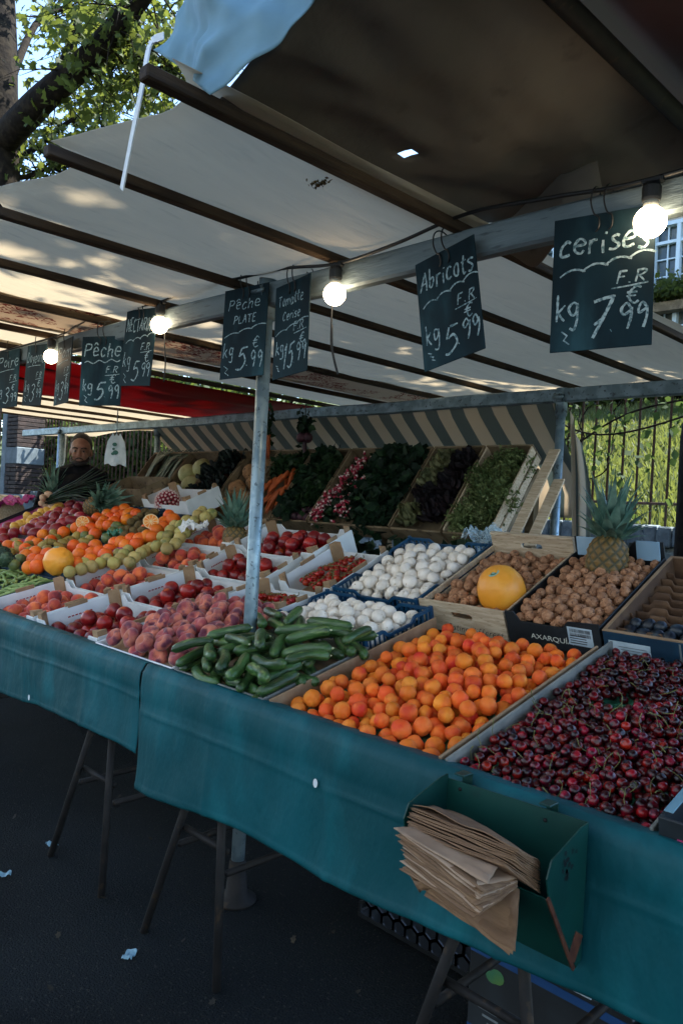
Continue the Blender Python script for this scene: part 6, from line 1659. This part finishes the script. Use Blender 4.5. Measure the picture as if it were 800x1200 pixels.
# ------------------------------------------------------------------ the vendor
def person():
    ex = at(95, 529.5, 3.05); X, Y = ex.x, ex.y; ez = ex.z
    t = thing('person', 'bearded man with short dark hair in a dark jacket, standing behind the fruit', 'person', (X, Y, 0))
    face = math.atan2(CAM.y-Y, CAM.x-X)           # he looks towards the street
    rz = face+PI/2-.12
    t.rotation_euler = (0, 0, rz); t.scale = (1, 1, 1)
    k = (ez)/1.64                                  # stature from the eye height (figure drawn for eyes at 1.64)
    def union(tubes, balls, vox, m, name, parent, smooth=6):
        mb = MB()
        for pts, rs in tubes: mb.tube(catmull(pts, 4) if len(pts) > 2 else pts, np.interp(np.linspace(0, 1, (len(pts)-1)*4+1 if len(pts) > 2 else len(pts)), np.linspace(0, 1, len(rs)), rs).tolist(), 12)
        for c, r in balls: mb.ball(c, r, 18, 14)
        me = mb.mesh(name, m); o = bpy.data.objects.new(name, me); COL.objects.link(o)
        a = o.modifiers.new('r', 'REMESH'); a.mode = 'VOXEL'; a.voxel_size = vox; a.use_smooth_shade = True
        b = o.modifiers.new('s', 'SMOOTH'); b.iterations = smooth
        bpy.context.view_layer.update(); me2 = bpy.data.meshes.new_from_object(o.evaluated_get(bpy.context.evaluated_depsgraph_get()))
        bpy.data.objects.remove(o); me2.name = name; me2.materials.clear(); me2.materials.append(m)
        return link(name, me2, parent, scale=k)
    arms = []; hands = []; fingers = []
    for s in (-1, 1):
        sh = (s*.19, .0, 1.42); el = (s*.27, .02, 1.13); wr = (s*.24, -.16, .93); ha = (s*.235, -.22, .88)
        arms.append(([sh, el, wr], [.052, .042, .03])); hands.append(([wr, ha], [.027, .036]))
        for f in range(4):
            o_ = (f-1.5)*.019; fl = (.075, .085, .08, .065)[f]
            fingers.append(([(ha[0]+o_, ha[1]-.02, ha[2]-.01), (ha[0]+o_, ha[1]-.045, ha[2]-.02-fl*.2), (ha[0]+o_, ha[1]-.05, ha[2]-.02-fl*.9)], [.0095, .0085, .0065]))
        fingers.append(([(ha[0]-s*.03, ha[1], ha[2]), (ha[0]-s*.055, ha[1]-.03, ha[2]-.02), (ha[0]-s*.06, ha[1]-.055, ha[2]-.045)], [.011, .0095, .007]))
    legs = [([(s*.09, 0, .92), (s*.10, -.01, .5), (s*.105, .02, .09)], [.085, .055, .04]) for s in (-1, 1)]+[([(s*.105, .03, .045), (s*.115, -.15, .035)], [.045, .038]) for s in (-1, 1)]
    torso = [([(0, 0, .92), (0, .0, 1.15), (0, .01, 1.36), (0, .02, 1.44)], [.15, .14, .155, .10]), ([(-.17, 0, 1.41), (0, .01, 1.45), (.17, 0, 1.41)], [.06, .085, .06]), ([(0, .02, 1.42), (0, .012, 1.50), (0, -.005, 1.58)], [.062, .056, .055])]
    hz = 1.64
    head = [((0, .008, hz+.028), (.077, .097, .098)), ((0, -.022, hz-.045), (.060, .070, .075)), ((0, -.052, hz-.088), (.036, .034, .028)),
            ((0, -.076, hz+.03), (.052, .022, .022)), ((.034, -.070, hz-.032), (.025, .022, .026)), ((-.034, -.070, hz-.032), (.025, .022, .026)),
            ((0, -.098, hz-.03), (.0145, .018, .014)), ((.012, -.09, hz-.033), (.009, .010, .009)), ((-.012, -.09, hz-.033), (.009, .010, .009)), ((0, -.090, hz-.008), (.010, .016, .028)),
            ((0, -.083, hz-.066), (.024, .014, .007)), ((0, -.080, hz-.078), (.021, .014, .008)),
            ((.079, .014, hz-.006), (.010, .020, .032)), ((-.079, .014, hz-.006), (.010, .020, .032))]
    body = union(arms+hands+fingers+legs+torso, head, .0065, M['skin'], 'body', t, 5)
    def eye(s):
        e = MB().ball((s*.031, -.0745, hz), .0115, 14, 10).build('eye', M['eye_white'], t, True); e.scale = (k,)*3
        i = MB().ball((s*.031, -.0845, hz), (.0058, .0035, .0058), 12, 8).build('iris', M['iris'], e, True)
        b = MB(); b.tube(catmull([(s*.012, -.094, hz+.019), (s*.032, -.094, hz+.026), (s*.054, -.080, hz+.020)], 4), [.004]*4+[.0045]*4+[.002], 8); o = b.build('eyebrow', M['hair'], t, True); o.scale = (k,)*3
    eye(-1); eye(1)
    union([], [((0, .027, hz+.051), (.081, .0955, .089)), ((0, .065, hz-.01), (.072, .055, .07)), ((.07, .02, hz+.03), (.014, .04, .04)), ((-.07, .02, hz+.03), (.014, .04, .04))], .007, M['hair'], 'hair', t, 4).location = (0, .004, .012)
    union([([(.064, -.02, hz-.05), (.05, -.068, hz-.08), (0, -.088, hz-.098), (-.05, -.068, hz-.08), (-.064, -.02, hz-.05)], [.012, .017, .022, .017, .012]), ([(.03, -.086, hz-.064), (0, -.100, hz-.053), (-.03, -.086, hz-.064)], [.005, .006, .005])], [], .005, M['hair'], 'beard', t, 4)
    jt = [([(0, 0, .86), (0, .0, 1.15), (0, .01, 1.36), (0, .02, 1.45)], [.185, .175, .185, .12]), ([(-.19, 0, 1.41), (0, .01, 1.46), (.19, 0, 1.41)], [.085, .10, .085]), ([(0, .02, 1.44), (0, .012, 1.52)], [.10, .082])]
    for s in (-1, 1): jt.append(([(s*.19, .0, 1.42), (s*.275, .02, 1.13), (s*.245, -.13, .955)], [.085, .068, .05]))
    union(jt, [], .011, M['jacket'], 'jacket', t, 4)
    union([([(0, 0, .95), (0, 0, .88)], [.17, .165])]+[([(s*.09, 0, .92), (s*.10, -.01, .5), (s*.105, .02, .09)], [.105, .075, .062]) for s in (-1, 1)], [], .012, M['trousers'], 'trousers', t, 4)
person()

# plastic carrier bag hanging from the roof
c = at(137, 508, 2.55); t = thing('carrier_bag', 'white plastic carrier bag with a green print hanging beside the vendor', 'plastic bag', tuple(c)); t.rotation_euler = (0, 0, math.radians(42))
def bagf(side):
    def f(u, v):
        w = .072*(1-.35*(1-v)**2) ; z = -.21*v
        if v < .25: w *= (.55+.45*v/.25) 
        x = (u-.5)*2*w; dpt = .018*math.sin(PI*u)*(v**.5)
        return (x, side*(dpt+.004)+.008*math.sin(u*9+v*6)*v, z-.018*math.sin(PI*u*2)**2*(1-v)+.008*math.sin(u*11)*v)
    return f
mb = MB(); mb.grid(bagf(-1), 16, 16); mb.grid(bagf(1), 16, 16); mb.build('film', M['plastic_film'], t, True)
mb = MB(); mb.tube([(0, 0, -.01), (0, .0, .03), (0, 0, .17)], .004, 6); mb.build('string', M['pole_steel'], t, True)
mb = MB()
for (x, z, s) in ((0, -.075, .016), (-.006, -.105, .010), (.008, -.128, .019), (-.01, -.137, .012)): mb.ball((x, -.0275, z), (s, .0012, s*.8), 12, 6)
mb.build('print', M['green_print'], t)
cord('thin white cord hanging in front of the railings beside the vendor', [at(78, 508, 3.0), at(77, 525, 3.0), at(76, 540, 3.0), at(74, 545, 3.0)], .004, 'tape_white')

# ------------------------------------------------------------------ green holder with paper bags
t = thing('bag_holder', 'dark green sheet metal bag holder hooked over the teal cloth', 'bag holder', (-.86, 1.40, .6))
xL, xR = -1.02, -.685; yb = 1.405
def plate(poly, th, name, m='green_metal'):
    p = [Vector(q_) for q_ in poly]; n = (p[1]-p[0]).cross(p[2]-p[0]).normalized()*th/2; return part(MB().prism(p, n*-1, n), name, M[m], t)
plate([(xL, yb, .855), (xR, yb, .865), (xR, yb+.0, .60), (xL, yb, .60)], .003, 'back_plate')
sidep = lambda x: [(x, yb-.002, .865), (x, yb-.03, .862), (x, 1.27, .83), (x, 1.255, .80), (x, 1.265, .765), (x, yb-.02, .59), (x, yb-.002, .60)]
s1 = plate(sidep(xR), .003, 'side_plate'); plate(sidep(xL), .003, 'side_plate')
plate([(xL+.003, 1.270, .757), (xR-.003, 1.270, .757), (xR-.003, yb-.022, .588), (xL+.003, yb-.022, .588)], .003, 'front_plate')
part(MB().bar((xR+.001, 1.262, .764), (xR+.001, yb-.03, .592), .004, .008), 'rusty_edge', M['rust'], t)
mb = MB(); q = random.Random(12)
for k in range(14):
    a = q.uniform(0, 6.3); c = Vector((xR+.0018, 1.33+q.gauss(0, .012), .80+q.gauss(0, .014))); mb.add([c+Vector((0, .006*math.cos(a+i*1.26)*q.uniform(.5, 1.3), .006*math.sin(a+i*1.26)*q.uniform(.5, 1.3))) for i in range(5)], [(0, 1, 2, 3, 4)])
part(mb, 'worn_patch', M['wire'], t)
part(MB().box((xR+.0022, 1.375, .635), (.001, .035, .05), Euler((-.6, 0, 0))), 'rust_patch', M['rust'], t)
for x in (xL+.035, xR-.09):
    mb = MB(); mb.box((x, yb+.008, .872), (.026, .034, .004), bev=.001); mb.box((x, yb+.024, .855), (.026, .003, .036)); part(mb, 'hook', M['green_metal'], t)
    part(MB().tube([(x, yb-.004, .84), (x, yb-.0015, .84)], .004, 10), 'rivet', M['dark_steel'], t, True)
# paper bags: individual thin sheets fanned out of the holder
q = random.Random(15)
root_ = Vector((-.70, 1.31, .765))
def bag(A, B, C_, Dd, label, m, i, th=.0018, warp=.006):
    A, B, C_, Dd = [Vector(v) for v in (A, B, C_, Dd)]
    n_ = (B-A).cross(Dd-A).normalized()
    def f(u, v):
        p = (A.lerp(B, u)).lerp(Dd.lerp(C_, u), v); return p+n_*(warp*(math.sin(u*4+i*.7)*.6+noise.noise((u*3, v*3, i*.37))*1.1))
    mb = MB().grid(f, 14, 8); o = link('paper_bag', mb.mesh('paper_bag', m)); md = o.modifiers.new('thickness', 'SOLIDIFY'); md.thickness = th
    return tag(o, label, 'paper bag', 'brown paper bags in the green holder')
def P3(px, py, Y): return at(px, py, Y)
# upper block
N1 = 24
for i in range(N1):
    s = i/(N1-1); jx, jy = q.uniform(-3, 3), q.uniform(-1, 1)
    A = P3(481+jx-3*s, 944+28*s+jy, 1.275-.03*s); B = P3(606+q.uniform(-2, 2)-16*s, 992+24*s, 1.215-.03*s)
    C_ = P3(633, 1008+40*s, 1.29-.02*s); Dd = P3(530, 950+30*s, 1.36-.02*s)
    bag(A, B, C_, Dd, 'brown paper bag in the thick upper bundle of the green holder', M['kraft'], i, warp=.003 if i else .008)
# middle pale sheet and the lower fan
bag(P3(461, 968, 1.21), P3(570, 1036, 1.14), P3(583, 1017, 1.19), P3(500, 972, 1.27), 'pale folded paper bag sticking out below the upper bundle', M['kraft_pale'], 50, warp=.004)
N2 = 20
for i in range(N2):
    s = i/(N2-1); jx, jy = q.uniform(-4, 4), q.uniform(-1, 1)
    A = P3(464+8*math.sin(s*2.2)+jx, 972+45*s+jy, 1.205-.02*s); B = P3(560-4*s+q.uniform(-6, 6), 1040+36*s, 1.135-.01*s)
    C_ = P3(606, 1030+10*s, 1.235-.01*s); Dd = P3(508, 975+32*s, 1.28-.02*s)
    bag(A, B, C_, Dd, 'brown paper bag in the fanned lower bundle of the green holder', M['kraft'] if i % 4 else M['kraft_pale'], 60+i, warp=.005)
for i in range(3):
    bag(P3(494+2*i, 1040+6*i, 1.19), P3(596+3*i, 1117-2*i, 1.16), P3(607, 1040, 1.235), P3(520, 1018, 1.25), 'lowest brown paper bag hanging down from the holder', M['kraft'], 90+i, th=.0015, warp=.012)
bag(P3(477, 1018, 1.20), P3(492, 1047, 1.18), P3(520, 1040, 1.2), P3(500, 1012, 1.22), 'crumpled corner of a brown paper bag at the left of the bundle', M['kraft'], 97, warp=.016)

# ------------------------------------------------------------------ under the table
p = atz(452, 1120, 0); t = thing('black_crate', 'black plastic crate with honeycomb holes on the asphalt under the table', 'plastic crate', (-1.82, 2.02, 0))
W, D, H = .50, .36, .20
def honey(o_, ux, uz, w, h, th):
    nrm = Vector(ux).cross(Vector(uz)); mb = MB(); R = .030; cols = int(w/(R*1.75)); rows = int(h/(R*1.55))
    for j in range(rows+1):
        for i in range(cols+1):
            cx = R+i*R*1.75+(R*.87 if j % 2 else 0); cz = R*.8+j*R*1.52
            if cx > w-R*.5 or cz > h-R*.3: continue
            n = 6; a0 = [Vector(o_)+Vector(ux)*(cx+R*1.02*math.sin(PI/3*k))+Vector(uz)*(cz+R*1.02*math.cos(PI/3*k)) for k in range(n)]
            for k in range(n): mb.bar(a0[k], a0[(k+1) % n], .010, .007, up=tuple(nrm))
    mb.bar(Vector(o_), Vector(o_)+Vector(ux)*w, .012, .014); mb.bar(Vector(o_)+Vector(uz)*h, Vector(o_)+Vector(ux)*w+Vector(uz)*h, .014, .014)
    return mb
honey((0, 0, .01), (1, 0, 0), (0, 0, 1), W, H-.02, .01).build('front_wall', M['black_plastic'], t)
honey((0, D, .01), (1, 0, 0), (0, 0, 1), W, H-.02, .01).build('back_wall', M['black_plastic'], t)
honey((W, 0, .01), (0, 1, 0), (0, 0, 1), D, H-.02, .01).build('side_wall', M['black_plastic'], t)
honey((0, 0, .01), (0, 1, 0), (0, 0, 1), D, H-.02, .01).build('side_wall', M['black_plastic'], t)
MB().box((W/2, D/2, .008), (W, D, .012)).build('floor', M['black_plastic'], t)
for i, (x0, x1, lab) in enumerate(((-1.20, -.74, 'dark fruit carton with a blue stripe and a yellow-green mark under the table'), (-.72, -.22, 'dark fruit carton with a blue stripe at the lower right corner under the table'))):
    t = thing('fruit_carton', lab, 'carton', (x0, 1.80, 0)); W = x1-x0; D = .38; H = .275
    MB().box((W/2, D/2, H/2+.001), (W, D, H-.002), bev=.003).build('body', M['dark_card'], t)
    MB().box((W/2, -.0012, H-.022), (W-.004, .0015, .022)).build('printed_band', M['ink_band'], t)
    MB().box((W/2, -.0012, .03), (W-.004, .0015, .022)).build('printed_band', M['ink_band'], t)
    if i == 0:
        mb = MB(); mb.ball((.09, -.002, .205), (.022, .0012, .020), 14, 6); mb.ball((.075, -.002, .198), (.02, .0010, .016), 14, 6); mb.build('printed_mark', dm('ink_lime', '#2f6a4c', '#547a3a', rough=.6), t)
        mb = MB()
        for k in range(4): mb.box((.055+.01*k, -.0014, .12-.018*k), (.07-.01*k, .001, .006))
        mb.build('printed_line', M['ink_grey'], t)
        mb = MB(); n = 30; c = Vector((.30, -.0016, .13)); mb.strip([c+Vector((.05*math.cos(2*PI*k/n), 0, .03*math.sin(2*PI*k/n))) for k in range(n+1)], .004, (0, -1, 0)); mb.build('round_emblem', M['ink_band'], t)
    else: MB().box((W*.4, -.0022, H-.06), (W*.6, .0008, .03)).build('printed_strip', M['label_paper'], t)
    MB().box((W/2, .02, H+.004), (W*.55, .05, .006), bev=.001).build('top_flap', M['label_paper'], t)

# ------------------------------------------------------------------ camera, sky, sun
cd = bpy.data.cameras.new('camera'); cam = bpy.data.objects.new('camera', cd); COL.objects.link(cam)
R = Matrix((_rt, _up, -_fw)).transposed(); cam.matrix_world = Matrix.Translation(CAM) @ R.to_4x4()
cd.sensor_fit = 'VERTICAL'; cd.sensor_height = 36; cd.lens = F/1200*36; cd.clip_start = .05; cd.clip_end = 2000
S.camera = cam
w = bpy.data.worlds.new('World'); S.world = w; w.use_nodes = True; nt = w.node_tree
for n in list(nt.nodes): nt.nodes.remove(n)
sky = nt.nodes.new('ShaderNodeTexSky'); sky.sky_type = 'NISHITA'; sky.sun_disc = False
SUN_EL, SUN_AZ = math.radians(56), math.radians(22)      # azimuth measured from +Y towards +X
sky.sun_elevation = SUN_EL; sky.sun_rotation = SUN_AZ; sky.air_density = 1.0; sky.dust_density = .1; sky.ozone_density = 2.0
bg = nt.nodes.new('ShaderNodeBackground'); bg.inputs[1].default_value = .15; ou = nt.nodes.new('ShaderNodeOutputWorld')
nt.links.new(sky.outputs[0], bg.inputs[0]); nt.links.new(bg.outputs[0], ou.inputs[0])
sl = bpy.data.lights.new('sun', 'SUN'); sl.energy = 4.6; sl.angle = math.radians(.53); sl.color = (1.0, .97, .91)
so = bpy.data.objects.new('sun', sl); COL.objects.link(so)
sd = Vector((math.sin(SUN_AZ)*math.cos(SUN_EL), math.cos(SUN_AZ)*math.cos(SUN_EL), math.sin(SUN_EL)))
so.rotation_euler = sd.to_track_quat('Z', 'Y').to_euler(); so.location = sd*40
vs_ = S.view_settings; S.display_settings.display_device = 'sRGB'; vs_.view_transform = 'Standard'; vs_.look = 'None'; vs_.exposure = 2.05; vs_.gamma = 1; vs_.use_curve_mapping = False
S.cycles.use_denoising = True
S.cycles.max_bounces = 8; S.cycles.transparent_max_bounces = 8
